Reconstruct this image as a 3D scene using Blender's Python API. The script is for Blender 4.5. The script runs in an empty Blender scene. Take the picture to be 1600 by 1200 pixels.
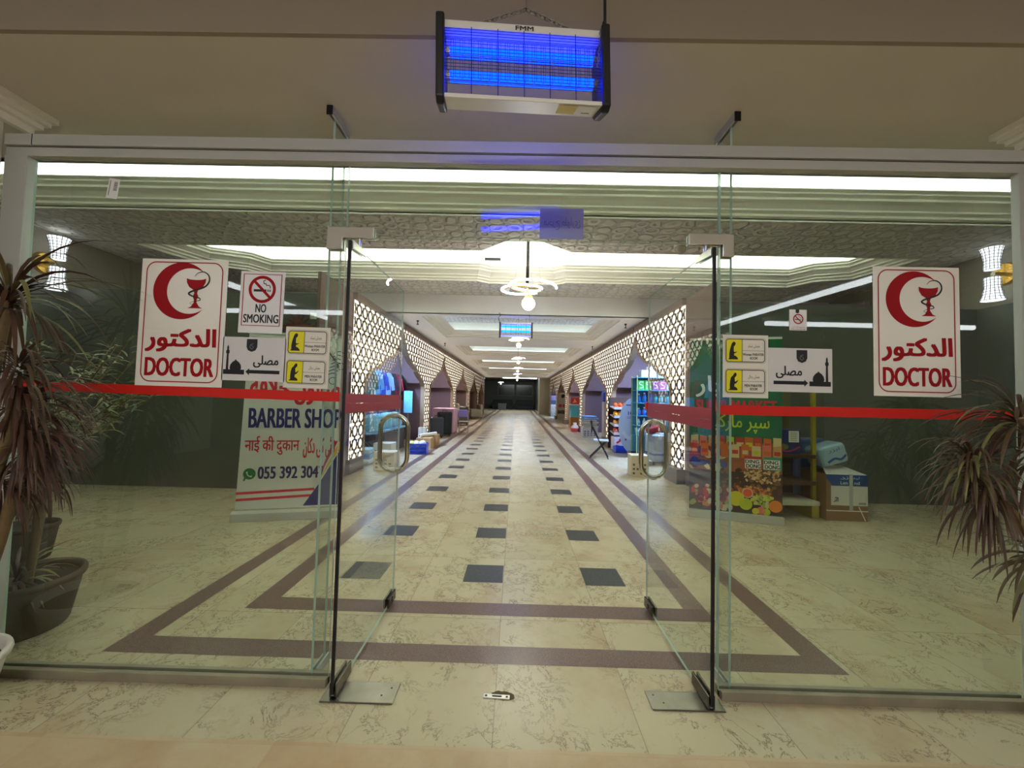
import bpy, bmesh, math, random
from mathutils import Vector, Matrix
from mathutils.geometry import tessellate_polygon

SC = bpy.context.scene
COL = SC.collection
PI = math.pi

# ------------------------------------------------------------------ camera
yaw, pitch, roll = -0.011, 0.0367, 0.024
fw = Vector((math.sin(yaw) * math.cos(pitch), math.cos(yaw) * math.cos(pitch), math.sin(pitch)))
rt = fw.cross(Vector((0, 0, 1))).normalized()
up = rt.cross(fw)
rt2 = rt * math.cos(roll) + up * math.sin(roll)
up2 = up * math.cos(roll) - rt * math.sin(roll)
cam = bpy.data.cameras.new('camera')
cam.sensor_fit = 'HORIZONTAL'
cam.sensor_width = 36.0
cam.lens = 13.5                      # 600 px focal length on a 1600 px frame
cam.clip_start, cam.clip_end = 0.05, 200
co = bpy.data.objects.new('camera', cam)
COL.objects.link(co)
co.matrix_world = Matrix(((rt2.x, up2.x, -fw.x, 0), (rt2.y, up2.y, -fw.y, 0), (rt2.z, up2.z, -fw.z, 1.5), (0, 0, 0, 1)))
SC.camera = co

# ------------------------------------------------------------------ view, world
SC.view_settings.view_transform = 'Standard'
SC.view_settings.look = 'None'
SC.view_settings.gamma = 1.0
SC.view_settings.use_curve_mapping = False
SC.view_settings.exposure = 1.5
try:
    SC.cycles.max_bounces = 10
    SC.cycles.diffuse_bounces = 5
    SC.cycles.glossy_bounces = 4
    SC.cycles.transparent_max_bounces = 40
    SC.cycles.use_denoising = True
    SC.cycles.sample_clamp_indirect = 4.0
    SC.cycles.sample_clamp_direct = 12.0
    SC.cycles.caustics_reflective = False
    SC.cycles.caustics_refractive = False
except Exception:
    pass
world = bpy.data.worlds.new('world')
SC.world = world
world.use_nodes = True
world.node_tree.nodes['Background'].inputs[0].default_value = (0.75, 0.85, 1.0, 1)
world.node_tree.nodes['Background'].inputs[1].default_value = 0.03

# light strengths (W/m2-like emission values), tuned in one place
LED_TROUGH, LED_TRAY, LED_COFFER = 34.0, 14.0, 2.1
TUBE_HALL, CHAND, CHAND_FAR, ARCH_GLOW = 3.6, 9.0, 3.6, 0.86
SHOP_BLUE, SHOP_BLUE_FAR, SHOP_DIM = 110.0, 42.0, 36.0
HALL_FILL = 18.0  # strength of the added fill panel in the hall


def area_light(name, loc, rot, sx, sy, power, color):
    l = bpy.data.lights.new(name, 'AREA')
    l.shape = 'RECTANGLE'
    l.size, l.size_y, l.energy, l.color = sx, sy, power, color
    o = bpy.data.objects.new(name, l)
    COL.objects.link(o)
    o.location, o.rotation_euler = loc, rot
    return o


# ------------------------------------------------------------------ materials
def s2l(c):
    c /= 255.0
    return c / 12.92 if c <= 0.04045 else ((c + 0.055) / 1.055) ** 2.4


def rgb(r, g, b):
    return (s2l(r), s2l(g), s2l(b), 1.0)


MATS = {}


def mat(name, color, rough=0.5, metal=0.0, emit=None, strength=0.0, spec=0.5, noise=0.0, nscale=8.0, bump=0.0, coat=0.0, alpha=1.0, trans=0.0):
    if name in MATS:
        return MATS[name]
    m = bpy.data.materials.new(name)
    m.use_nodes = True
    nt = m.node_tree
    p = nt.nodes['Principled BSDF']
    p.inputs['Base Color'].default_value = color
    p.inputs['Roughness'].default_value = rough
    p.inputs['Metallic'].default_value = metal
    p.inputs['Specular IOR Level'].default_value = spec
    p.inputs['Coat Weight'].default_value = coat
    p.inputs['Alpha'].default_value = alpha
    p.inputs['Transmission Weight'].default_value = trans
    if emit is not None:
        p.inputs['Emission Color'].default_value = emit
        p.inputs['Emission Strength'].default_value = strength
    if noise > 0 or bump > 0:
        tc = nt.nodes.new('ShaderNodeTexCoord')
        n = nt.nodes.new('ShaderNodeTexNoise')
        n.inputs['Scale'].default_value = nscale
        n.inputs['Detail'].default_value = 5
        nt.links.new(tc.outputs['Object'], n.inputs['Vector'])
        if noise > 0:
            mx = nt.nodes.new('ShaderNodeMix')
            mx.data_type = 'RGBA'
            mx.inputs['A'].default_value = tuple(c * (1 - noise) for c in color[:3]) + (1,)
            mx.inputs['B'].default_value = tuple(min(1, c * (1 + noise)) for c in color[:3]) + (1,)
            nt.links.new(n.outputs['Fac'], mx.inputs['Factor'])
            nt.links.new(mx.outputs['Result'], p.inputs['Base Color'])
        if bump > 0:
            b = nt.nodes.new('ShaderNodeBump')
            b.inputs['Strength'].default_value = bump
            b.inputs['Distance'].default_value = 0.02
            nt.links.new(n.outputs['Fac'], b.inputs['Height'])
            nt.links.new(b.outputs['Normal'], p.inputs['Normal'])
    MATS[name] = m
    return m


def emission(name, color, strength):
    if name in MATS:
        return MATS[name]
    m = bpy.data.materials.new(name)
    m.use_nodes = True
    nt = m.node_tree
    nt.nodes.clear()
    o = nt.nodes.new('ShaderNodeOutputMaterial')
    e = nt.nodes.new('ShaderNodeEmission')
    e.inputs[0].default_value = color
    e.inputs[1].default_value = strength
    nt.links.new(e.outputs[0], o.inputs[0])
    MATS[name] = m
    return m


def glass(name, tint, ior=1.7):
    """Thin clear pane: tinted see-through plus a mirror share that follows Fresnel, on outer faces only."""
    m = bpy.data.materials.new(name)
    m.use_nodes = True
    nt = m.node_tree
    nt.nodes.clear()
    o = nt.nodes.new('ShaderNodeOutputMaterial')
    mix = nt.nodes.new('ShaderNodeMixShader')
    t = nt.nodes.new('ShaderNodeBsdfTransparent')
    t.inputs[0].default_value = tint
    g = nt.nodes.new('ShaderNodeBsdfGlossy')
    g.inputs['Roughness'].default_value = 0.0
    g.inputs['Color'].default_value = (1, 1, 1, 1)
    fr = nt.nodes.new('ShaderNodeFresnel')
    fr.inputs['IOR'].default_value = ior
    geo = nt.nodes.new('ShaderNodeNewGeometry')
    sub = nt.nodes.new('ShaderNodeMath')
    sub.operation = 'SUBTRACT'
    sub.inputs[0].default_value = 1.0
    mul = nt.nodes.new('ShaderNodeMath')
    mul.operation = 'MULTIPLY'
    nt.links.new(geo.outputs['Backfacing'], sub.inputs[1])
    nt.links.new(fr.outputs[0], mul.inputs[0])
    nt.links.new(sub.outputs[0], mul.inputs[1])
    nt.links.new(mul.outputs[0], mix.inputs[0])
    nt.links.new(t.outputs[0], mix.inputs[1])
    nt.links.new(g.outputs[0], mix.inputs[2])
    nt.links.new(mix.outputs[0], o.inputs[0])
    MATS[name] = m
    return m


def marble(name, c1, c2, vein, sx=3.0, sy=3.0, rough=0.12, tile=(0.335, 0.493), seam=0.004, off=(0.07, 0.30), veins=1.0):
    m = bpy.data.materials.new(name)
    m.use_nodes = True
    nt = m.node_tree
    N, L = nt.nodes.new, nt.links.new
    p = nt.nodes['Principled BSDF']
    tc = N('ShaderNodeTexCoord')
    # tile id -> random offset so that veins break at the joints
    mp = N('ShaderNodeMapping')
    mp.inputs['Location'].default_value = (off[0], off[1], 0)
    L(tc.outputs['Object'], mp.inputs['Vector'])
    sep = N('ShaderNodeSeparateXYZ')
    L(mp.outputs[0], sep.inputs[0])

    def math_(op, a, b=None):
        n = N('ShaderNodeMath')
        n.operation = op
        for i, v in enumerate((a, b)):
            if v is None:
                continue
            if isinstance(v, (int, float)):
                n.inputs[i].default_value = v
            else:
                L(v, n.inputs[i])
        return n.outputs[0]
    tx = math_('DIVIDE', sep.outputs[0], tile[0] * 2)
    ty = math_('DIVIDE', sep.outputs[1], tile[1] * 2)
    fx, fy = math_('FLOOR', tx), math_('FLOOR', ty)
    comb = N('ShaderNodeCombineXYZ')
    L(fx, comb.inputs[0])
    L(fy, comb.inputs[1])
    wn = N('ShaderNodeTexWhiteNoise')
    wn.noise_dimensions = '3D'
    L(comb.outputs[0], wn.inputs['Vector'])
    va = N('ShaderNodeVectorMath')
    va.operation = 'MULTIPLY_ADD'
    L(wn.outputs['Color'], va.inputs[0])
    va.inputs[1].default_value = (7, 7, 7)
    L(tc.outputs['Object'], va.inputs[2])
    big = N('ShaderNodeTexNoise')
    big.inputs['Scale'].default_value = 2.2
    big.inputs['Detail'].default_value = 6
    L(va.outputs[0], big.inputs['Vector'])
    mx = N('ShaderNodeMix')
    mx.data_type = 'RGBA'
    mx.inputs['A'].default_value = c1
    mx.inputs['B'].default_value = c2
    L(math_('ADD', math_('MULTIPLY', big.outputs['Fac'], 0.8), math_('MULTIPLY', wn.outputs['Value'], 0.35)), mx.inputs['Factor'])
    # rosy clouds in the stone
    cl = N('ShaderNodeTexNoise')
    cl.inputs['Scale'].default_value = 1.7
    cl.inputs['Detail'].default_value = 8
    cl.inputs['Roughness'].default_value = 0.65
    L(va.outputs[0], cl.inputs['Vector'])
    cr = N('ShaderNodeMapRange')
    cr.inputs['From Min'].default_value = 0.5
    cr.inputs['From Max'].default_value = 0.72
    cr.inputs['To Max'].default_value = 0.75
    L(cl.outputs['Fac'], cr.inputs['Value'])
    rose = N('ShaderNodeMix')
    rose.data_type = 'RGBA'
    L(cr.outputs[0], rose.inputs['Factor'])
    L(mx.outputs['Result'], rose.inputs['A'])
    rose.inputs['B'].default_value = (c2[0] * 0.92, c2[1] * 0.74, c2[2] * 0.66, 1)
    mx = rose
    # veins: thin band of a distorted noise, kept in patches
    mv = N('ShaderNodeMapping')
    mv.inputs['Scale'].default_value = (sx, sy, 1)
    mv.inputs['Rotation'].default_value = (0, 0, 0.5)
    L(va.outputs[0], mv.inputs['Vector'])
    vn = N('ShaderNodeTexNoise')
    vn.inputs['Scale'].default_value = 2.0
    vn.inputs['Detail'].default_value = 9
    vn.inputs['Roughness'].default_value = 0.72
    vn.inputs['Distortion'].default_value = 0.6
    L(mv.outputs[0], vn.inputs['Vector'])
    d = math_('ABSOLUTE', math_('SUBTRACT', vn.outputs['Fac'], 0.5))
    rmp = N('ShaderNodeMapRange')
    rmp.inputs['From Min'].default_value = 0.0
    rmp.inputs['From Max'].default_value = 0.014
    rmp.inputs['To Min'].default_value = 1.0
    rmp.inputs['To Max'].default_value = 0.0
    L(d, rmp.inputs['Value'])
    pn = N('ShaderNodeTexNoise')
    pn.inputs['Scale'].default_value = 2.6
    pn.inputs['Detail'].default_value = 3
    L(va.outputs[0], pn.inputs['Vector'])
    pr = N('ShaderNodeMapRange')
    pr.inputs['From Min'].default_value = 0.40
    pr.inputs['From Max'].default_value = 0.56
    L(pn.outputs['Fac'], pr.inputs['Value'])
    fac = math_('MULTIPLY', math_('MULTIPLY', rmp.outputs[0], pr.outputs[0]), 0.9 * veins)
    mx2 = N('ShaderNodeMix')
    mx2.data_type = 'RGBA'
    L(fac, mx2.inputs['Factor'])
    L(mx.outputs['Result'], mx2.inputs['A'])
    mx2.inputs['B'].default_value = vein
    # joints
    jx = math_('LESS_THAN', math_('FRACT', math_('DIVIDE', sep.outputs[0], tile[0] * 2)), seam / tile[0] / 2)
    jy = math_('LESS_THAN', math_('FRACT', math_('DIVIDE', sep.outputs[1], tile[1] * 2)), seam / tile[1] / 2)
    j = math_('MULTIPLY', math_('MAXIMUM', jx, jy), 0.45)
    mx3 = N('ShaderNodeMix')
    mx3.data_type = 'RGBA'
    L(j, mx3.inputs['Factor'])
    L(mx2.outputs['Result'], mx3.inputs['A'])
    mx3.inputs['B'].default_value = vein
    L(mx3.outputs['Result'], p.inputs['Base Color'])
    p.inputs['Roughness'].default_value = rough
    p.inputs['Specular IOR Level'].default_value = 0.45
    MATS[name] = m
    return m


def patterned(name, color, scale, depth, contrast=0.12, rough=0.7, kind='VORONOI'):
    """Embossed wallpaper-like plaster: the relief and a slight tone change come from one texture."""
    m = bpy.data.materials.new(name)
    m.use_nodes = True
    nt = m.node_tree
    N, L = nt.nodes.new, nt.links.new
    p = nt.nodes['Principled BSDF']
    tc = N('ShaderNodeTexCoord')
    w = N('ShaderNodeTexNoise')
    w.inputs['Scale'].default_value = scale * 0.5
    w.inputs['Detail'].default_value = 3
    L(tc.outputs['Object'], w.inputs['Vector'])
    ad = N('ShaderNodeVectorMath')
    ad.operation = 'MULTIPLY_ADD'
    L(w.outputs['Color'], ad.inputs[0])
    ad.inputs[1].default_value = (0.20, 0.20, 0.20)
    L(tc.outputs['Object'], ad.inputs[2])
    v = N('ShaderNodeTexVoronoi')
    v.inputs['Scale'].default_value = scale
    v.inputs['Randomness'].default_value = 0.04
    L(ad.outputs[0], v.inputs['Vector'])
    ml = N('ShaderNodeMath')
    ml.operation = 'MULTIPLY'
    ml.inputs[1].default_value = 16.0
    L(v.outputs['Distance'], ml.inputs[0])
    sn = N('ShaderNodeMath')
    sn.operation = 'SINE'
    L(ml.outputs[0], sn.inputs[0])
    mr = N('ShaderNodeMapRange')
    mr.inputs['From Min'].default_value = -0.6
    mr.inputs['From Max'].default_value = 0.6
    L(sn.outputs[0], mr.inputs['Value'])
    mx = N('ShaderNodeMix')
    mx.data_type = 'RGBA'
    mx.inputs['A'].default_value = tuple(c * (1 - contrast * 2) for c in color[:3]) + (1,)
    mx.inputs['B'].default_value = tuple(min(1, c * (1 + contrast)) for c in color[:3]) + (1,)
    L(mr.outputs[0], mx.inputs['Factor'])
    L(mx.outputs['Result'], p.inputs['Base Color'])
    b = N('ShaderNodeBump')
    b.inputs['Strength'].default_value = 0.8
    b.inputs['Distance'].default_value = depth
    L(mr.outputs[0], b.inputs['Height'])
    L(b.outputs['Normal'], p.inputs['Normal'])
    p.inputs['Roughness'].default_value = rough
    MATS[name] = m
    return m


def speckled(name, c1, c2, scale=220, rough=0.15, bias=0.5):
    m = bpy.data.materials.new(name)
    m.use_nodes = True
    nt = m.node_tree
    N, L = nt.nodes.new, nt.links.new
    p = nt.nodes['Principled BSDF']
    tc = N('ShaderNodeTexCoord')
    n = N('ShaderNodeTexNoise')
    n.inputs['Scale'].default_value = scale
    n.inputs['Detail'].default_value = 2
    L(tc.outputs['Object'], n.inputs['Vector'])
    mr = N('ShaderNodeMapRange')
    mr.inputs['From Min'].default_value = bias - 0.12
    mr.inputs['From Max'].default_value = bias + 0.12
    L(n.outputs['Fac'], mr.inputs['Value'])
    mx = N('ShaderNodeMix')
    mx.data_type = 'RGBA'
    mx.inputs['A'].default_value = c1
    mx.inputs['B'].default_value = c2
    L(mr.outputs[0], mx.inputs['Factor'])
    L(mx.outputs['Result'], p.inputs['Base Color'])
    p.inputs['Roughness'].default_value = rough
    MATS[name] = m
    return m


# ------------------------------------------------------------------ mesh helper
class MB:
    def __init__(self):
        self.v, self.f, self.mi, self.sm = [], [], [], []

    def add(self, vs, fs, mi=0, smooth=False):
        b = len(self.v)
        self.v += [tuple(v) for v in vs]
        for f in fs:
            self.f.append([b + i for i in f])
            self.mi.append(mi)
            self.sm.append(smooth)
        return self

    def box(self, x0, x1, y0, y1, z0, z1, mi=0, M=None):
        vs = [Vector((x, y, z)) for z in (z0, z1) for y in (y0, y1) for x in (x0, x1)]
        if M is not None:
            vs = [M @ v for v in vs]
        return self.add(vs, [(0, 2, 3, 1), (4, 5, 7, 6), (0, 1, 5, 4), (2, 6, 7, 3), (0, 4, 6, 2), (1, 3, 7, 5)], mi)

    def cyl(self, p0, p1, r0, r1=None, n=12, mi=0, caps=True):
        p0, p1 = Vector(p0), Vector(p1)
        r1 = r0 if r1 is None else r1
        d = (p1 - p0).normalized()
        a = d.orthogonal().normalized()
        b = d.cross(a)
        vs = []
        for p, r in ((p0, r0), (p1, r1)):
            for i in range(n):
                t = 2 * PI * i / n
                vs.append(p + (a * math.cos(t) + b * math.sin(t)) * r)
        self.add(vs, [(i, (i + 1) % n, n + (i + 1) % n, n + i) for i in range(n)], mi, True)
        if caps:
            self.add(vs[:n], [tuple(range(n))[::-1]], mi)
            self.add(vs[n:], [tuple(range(n))], mi)
        return self

    def tube(self, pts, r, n=8, closed=False, mi=0, flat=1.0):
        pts = [Vector(p) for p in pts]
        m = len(pts)
        rings, prev = [], None
        for i, p in enumerate(pts):
            if closed:
                d = pts[(i + 1) % m] - pts[i - 1]
            else:
                d = pts[min(i + 1, m - 1)] - pts[max(i - 1, 0)]
            d.normalize()
            if prev is None:
                a = d.orthogonal().normalized()
            else:
                a = (prev - d * prev.dot(d)).normalized()
            prev = a
            b = d.cross(a)
            rr = r[i] if isinstance(r, (list, tuple)) else r
            rings.append([p + (a * math.cos(2 * PI * k / n) + b * math.sin(2 * PI * k / n) * flat) * rr for k in range(n)])
        vs = [v for ring in rings for v in ring]
        fs = []
        for i in range(m if closed else m - 1):
            j = (i + 1) % m
            for k in range(n):
                fs.append((i * n + k, i * n + (k + 1) % n, j * n + (k + 1) % n, j * n + k))
        self.add(vs, fs, mi, True)
        if not closed:
            self.add(rings[0], [tuple(range(n))[::-1]], mi)
            self.add(rings[-1], [tuple(range(n))], mi)
        return self

    def lathe(self, prof, c=(0, 0, 0), n=24, mi=0, sx=1.0, sy=1.0):
        vs, fs = [], []
        for r, z in prof:
            for i in range(n):
                t = 2 * PI * i / n
                vs.append((c[0] + r * math.cos(t) * sx, c[1] + r * math.sin(t) * sy, c[2] + z))
        for j in range(len(prof) - 1):
            for i in range(n):
                fs.append((j * n + i, j * n + (i + 1) % n, (j + 1) * n + (i + 1) % n, (j + 1) * n + i))
        return self.add(vs, fs, mi, True)

    def ball(self, c, r, n=12, sx=1, sy=1, sz=1, mi=0):
        prof = [(max(1e-4, r * math.sin(PI * k / n)), -r * sz * math.cos(PI * k / n)) for k in range(n + 1)]
        return self.lathe(prof, c, n * 2, mi, sx, sy)

    def prism(self, poly, a0, a1, axis='y', mi=0):
        """poly in the two other axes, extruded from a0 to a1 along axis."""
        def P(u, w, a):
            return {'y': (u, a, w), 'x': (a, u, w), 'z': (u, w, a)}[axis]
        n = len(poly)
        vs = [P(u, w, a0) for u, w in poly] + [P(u, w, a1) for u, w in poly]
        fs = [tuple(range(n)), tuple(range(2 * n - 1, n - 1, -1))] + [(i, n + i, n + (i + 1) % n, (i + 1) % n) for i in range(n)]
        return self.add(vs, fs, mi)

    def flat(self, poly, y, mi=0):
        return self.add([(u, y, w) for u, w in poly], [tuple(range(len(poly)))], mi)

    def stroke(self, pts, w, y, mi=0, closed=False):
        """flat ribbon of width w (a number or a list) along 2-D points, at depth y."""
        n = len(pts)
        vs = []
        for i, p in enumerate(pts):
            a = pts[i - 1] if (closed or i > 0) else p
            b = pts[(i + 1) % n] if (closed or i < n - 1) else p
            dx, dz = b[0] - a[0], b[1] - a[1]
            l = math.hypot(dx, dz) or 1
            ww = (w[i] if isinstance(w, (list, tuple)) else w) / 2
            vs += [(p[0] - dz / l * ww, y, p[1] + dx / l * ww), (p[0] + dz / l * ww, y, p[1] - dx / l * ww)]
        return self.add(vs, [(2 * i, 2 * i + 1, 2 * ((i + 1) % n) + 1, 2 * ((i + 1) % n)) for i in range(n if closed else n - 1)], mi)

    def build(self, name, mats, parent=None, loc=None, rot=None, fix=True, bevel=0.0, seg=2):
        me = bpy.data.meshes.new(name)
        me.from_pydata(self.v, [], self.f)
        for m in (mats if isinstance(mats, (list, tuple)) else [mats]):
            me.materials.append(m)
        for p, i, s in zip(me.polygons, self.mi, self.sm):
            p.material_index = i
            p.use_smooth = s
        if fix:
            bm = bmesh.new()
            bm.from_mesh(me)
            bmesh.ops.recalc_face_normals(bm, faces=bm.faces)
            bm.to_mesh(me)
            bm.free()
        o = bpy.data.objects.new(name, me)
        COL.objects.link(o)
        if parent is not None:
            o.parent = parent
        if loc is not None:
            o.location = loc
        if rot is not None:
            o.rotation_euler = rot
        if bevel > 0:
            b = o.modifiers.new('soft edges', 'BEVEL')
            b.width, b.segments, b.limit_method, b.angle_limit = bevel, seg, 'ANGLE', 0.7
        return o


def thing(name, label, cat, loc=(0, 0, 0), rot=(0, 0, 0), group=None, kind=None):
    o = bpy.data.objects.new(name, None)
    o.empty_display_size = 0.05
    COL.objects.link(o)
    o.location, o.rotation_euler = loc, rot
    return tag(o, label, cat, group, kind)


def tag(o, label, cat, group=None, kind=None):
    o['label'], o['category'] = label, cat
    if group:
        o['group'] = group
    if kind:
        o['kind'] = kind
    return o


def struct(o, label=None):
    o['kind'] = 'structure'
    if label:
        o['label'] = label
    return o


def copy_thing(o, loc, rot=None, label=None, group=None, parent=None):
    c = o.copy()
    COL.objects.link(c)
    if parent is not None:
        c.parent = parent
    else:
        c.location = loc
        if rot is not None:
            c.rotation_euler = rot
        if label:
            c['label'] = label
        if group:
            c['group'] = group
    for ch in list(o.children):
        copy_thing(ch, None, parent=c)
    return c


# ------------------------------------------------------------------ writing
AR = {'ا': 'ﺍﺎ', 'ب': 'ﺏﺐﺑﺒ', 'ت': 'ﺕﺖﺗﺘ', 'ج': 'ﺝﺞﺟﺠ', 'ح': 'ﺡﺢﺣﺤ', 'خ': 'ﺥﺦﺧﺨ', 'د': 'ﺩﺪ', 'ر': 'ﺭﺮ', 'ز': 'ﺯﺰ',
      'س': 'ﺱﺲﺳﺴ', 'ص': 'ﺹﺺﺻﺼ', 'ط': 'ﻁﻂﻃﻄ', 'ق': 'ﻕﻖﻗﻘ', 'ك': 'ﻙﻚﻛﻜ', 'ل': 'ﻝﻞﻟﻠ', 'م': 'ﻡﻢﻣﻤ', 'ن': 'ﻥﻦﻧﻨ',
      'ه': 'ﻩﻪﻫﻬ', 'و': 'ﻭﻮ', 'ى': 'ﻯﻰ', 'ي': 'ﻱﻲﻳﻴ', 'ة': 'ﺓﺔ', 'ئ': 'ﺉﺊﺋﺌ', 'پ': 'ﭖﭗﭘﭙ', 'ک': 'ﮎﮏﮐﮑ', 'ی': 'ﯼﯽﯾﯿ', 'ٹ': 'ﭦﭧﭨﭩ', 'ء': 'ﺀ'}


def arabic(s):
    """joined letter forms, in the order in which they stand from left to right"""
    s = s.replace('لا', '\ufefb')
    out = []
    for i, ch in enumerate(s):
        if ch == '\ufefb':
            pj = i > 0 and s[i - 1] in AR and len(AR[s[i - 1]]) == 4
            out.append('\ufefc' if pj else '\ufefb')
            continue
        f = AR.get(ch)
        if not f:
            out.append(ch)
            continue
        prev = i > 0 and s[i - 1] in AR and len(AR[s[i - 1]]) == 4
        nxt = i < len(s) - 1 and (s[i + 1] in AR or s[i + 1] == '\ufefb') and s[i + 1] != 'ء' and len(f) == 4
        k = (3 if nxt else 1) if prev else (2 if nxt else 0)
        out.append(f[min(k, len(f) - 1)])
    return ''.join(reversed(out))


def text(body, box, y, m, parent=None, name='lettering', bold=0.0, mirror=False, slant=0.0, vertical_plane=True):
    """flat printed words fitted into box = (x0, x1, z0, z1) on the plane at depth y."""
    cu = bpy.data.curves.new('writing', 'FONT')
    cu.body = body
    cu.resolution_u = 3
    t = bpy.data.objects.new('writing', cu)
    COL.objects.link(t)
    dg = bpy.context.evaluated_depsgraph_get()
    dg.update()
    me = bpy.data.meshes.new_from_object(t.evaluated_get(dg))
    bpy.data.objects.remove(t)
    bpy.data.curves.remove(cu)
    xs = [v.co.x for v in me.vertices]
    ys = [v.co.y for v in me.vertices]
    if not xs:
        return None
    x0, x1, z0, z1 = box
    ax, bx, ay, by = min(xs), max(xs), min(ys), max(ys)
    for v in me.vertices:
        u = (v.co.x - ax) / max(bx - ax, 1e-6)
        w = (v.co.y - ay) / max(by - ay, 1e-6)
        if mirror:
            u = 1 - u
        v.co = (x0 + u * (x1 - x0) + slant * w * (z1 - z0), y, z0 + w * (z1 - z0))
    if bold > 0:                      # heavier strokes: the letters are printed again with a slight shift
        nv = len(me.vertices)
        V = [tuple(v.co) for v in me.vertices]
        F = [tuple(p.vertices) for p in me.polygons]
        k = bold * (z1 - z0) / max(by - ay, 1e-6)
        allv, allf = [], []
        for i, (dx, dz) in enumerate(((-k, -k * .5), (k, -k * .5), (-k, k * .5), (k, k * .5), (0, 0))):
            allv += [(x + dx, yy - i * .00012, zz + dz) for x, yy, zz in V]
            allf += [tuple(i * nv + q for q in f) for f in F]
        bpy.data.meshes.remove(me)
        me = bpy.data.meshes.new('writing')
        me.from_pydata(allv, [], allf)
    me.materials.clear()
    me.materials.append(m)
    for p in me.polygons:
        p.material_index = 0
    o = bpy.data.objects.new(name, me)
    COL.objects.link(o)
    if parent is not None:
        o.parent = parent
    return o


def rrect(x0, x1, z0, z1, r, n=6):
    pts = []
    for cx, cz, a in ((x1 - r, z1 - r, 0), (x0 + r, z1 - r, PI / 2), (x0 + r, z0 + r, PI), (x1 - r, z0 + r, 3 * PI / 2)):
        for k in range(n + 1):
            t = a + PI / 2 * k / n
            pts.append((cx + r * math.cos(t), cz + r * math.sin(t)))
    return pts


def circ(cx, cz, r, n=32, a0=0.0, a1=2 * PI, end=False):
    return [(cx + r * math.cos(a0 + (a1 - a0) * k / n), cz + r * math.sin(a0 + (a1 - a0) * k / n)) for k in range(n + (1 if end else 0))]


def smooth2(pts, k=5):
    out = []
    for i in range(len(pts) - 1):
        p0, p1, p2, p3 = pts[max(i - 1, 0)], pts[i], pts[i + 1], pts[min(i + 2, len(pts) - 1)]
        for j in range(k):
            t = j / k
            out.append(tuple(0.5 * (2 * p1[d] + (p2[d] - p0[d]) * t + (2 * p0[d] - 5 * p1[d] + 4 * p2[d] - p3[d]) * t * t + (3 * p1[d] - p0[d] - 3 * p2[d] + p3[d]) * t ** 3) for d in range(len(p1))))
    out.append(tuple(pts[-1]))
    return out


def offset_poly(poly, d):
    """inward offset of a counter-clockwise polygon with mitred corners"""
    n = len(poly)
    out = []
    for i in range(n):
        p0, p1, p2 = Vector(poly[i - 1]), Vector(poly[i]), Vector(poly[(i + 1) % n])
        e1, e2 = (p1 - p0).normalized(), (p2 - p1).normalized()
        n1, n2 = Vector((-e1.y, e1.x)), Vector((-e2.y, e2.x))
        b = n1 + n2
        k = b.dot(n1)
        out.append(tuple(p1 + b * (d / max(k, 0.35))))
    return out


def ring_sweep(mb, poly, prof, mi=0):
    """profile points (inward distance, height) carried round the polygon"""
    n = len(poly)
    rings = [[(x, y, z) for x, y in offset_poly(poly, d)] for d, z in prof]
    vs = [v for r in rings for v in r]
    fs = [(j * n + i, j * n + (i + 1) % n, (j + 1) * n + (i + 1) % n, (j + 1) * n + i) for j in range(len(prof) - 1) for i in range(n)]
    return mb.add(vs, fs, mi)


def plate_with_holes(mb, outer, holes, z, mi=0):
    loops = [[Vector((x, y, 0)) for x, y in outer]] + [[Vector((x, y, 0)) for x, y in h] for h in holes]
    pts = [p for l in loops for p in l]
    mb.add([(p.x, p.y, z) for p in pts], [tuple(t) for t in tessellate_polygon(loops)], mi)
    return mb

# ------------------------------------------------------------------ palette
M_FLOOR = marble('cream_marble', rgb(204, 191, 162), rgb(184, 169, 140), rgb(78, 54, 38), rough=0.27)
M_FLOOR_PINK = marble('pinkish_marble', rgb(204, 180, 149), rgb(188, 165, 134), rgb(180, 160, 130), tile=(0.5, 0.5), off=(0.0, 0.32), veins=0.5)
M_BAND = speckled('brown_granite', rgb(128, 102, 95), rgb(80, 58, 53), 220, 0.3)
M_BLACK = speckled('black_granite', rgb(58, 64, 66), rgb(38, 44, 46), 60, 0.34)
M_PLASTER = mat('beige_plaster', rgb(198, 194, 184), 0.85, noise=0.04, nscale=1.5)
M_WHITE = mat('white_gypsum', rgb(226, 226, 228), 0.75, noise=0.03, nscale=3)
M_CORNICE = mat('cornice_gypsum', rgb(226, 223, 212), 0.6)
M_CEIL_PAT = patterned('embossed_ceiling', rgb(204, 199, 190), 4.6, 0.04, 0.07)
M_COFFER_PAT = patterned('embossed_coffer', rgb(186, 186, 190), 7.0, 0.03)
M_RECESS = mat('recess_paint', rgb(236, 238, 226), 0.8)
M_DARKWALL = mat('dark_stone_wall', rgb(82, 86, 78), 0.35, noise=0.25, nscale=1.3)
M_WALLPAPER = patterned('wallpaper', rgb(150, 142, 126), 26.0, 0.006, 0.04)
M_BROWN = mat('brown_panel', rgb(116, 94, 86), 0.55)
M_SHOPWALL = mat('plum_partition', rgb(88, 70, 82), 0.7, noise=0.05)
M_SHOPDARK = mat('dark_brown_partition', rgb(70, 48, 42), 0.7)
M_ALU = mat('dull_aluminium', rgb(190, 192, 190), 0.45, 0.25, noise=0.05, nscale=3)
M_ALU_SILL = mat('dirty_aluminium', rgb(146, 136, 116), 0.5, 0.2, noise=0.35, nscale=7)
M_GAP = mat('dark_gap', rgb(40, 38, 36), 0.8)
M_STEEL = mat('brushed_steel', rgb(146, 140, 132), 0.28, 1.0, noise=0.25, nscale=14)
M_CHROME = mat('polished_steel', rgb(226, 226, 222), 0.18, 0.75)
M_BRASSY = mat('polished_gold_steel', rgb(196, 194, 182), 0.08, 1.0)
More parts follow.
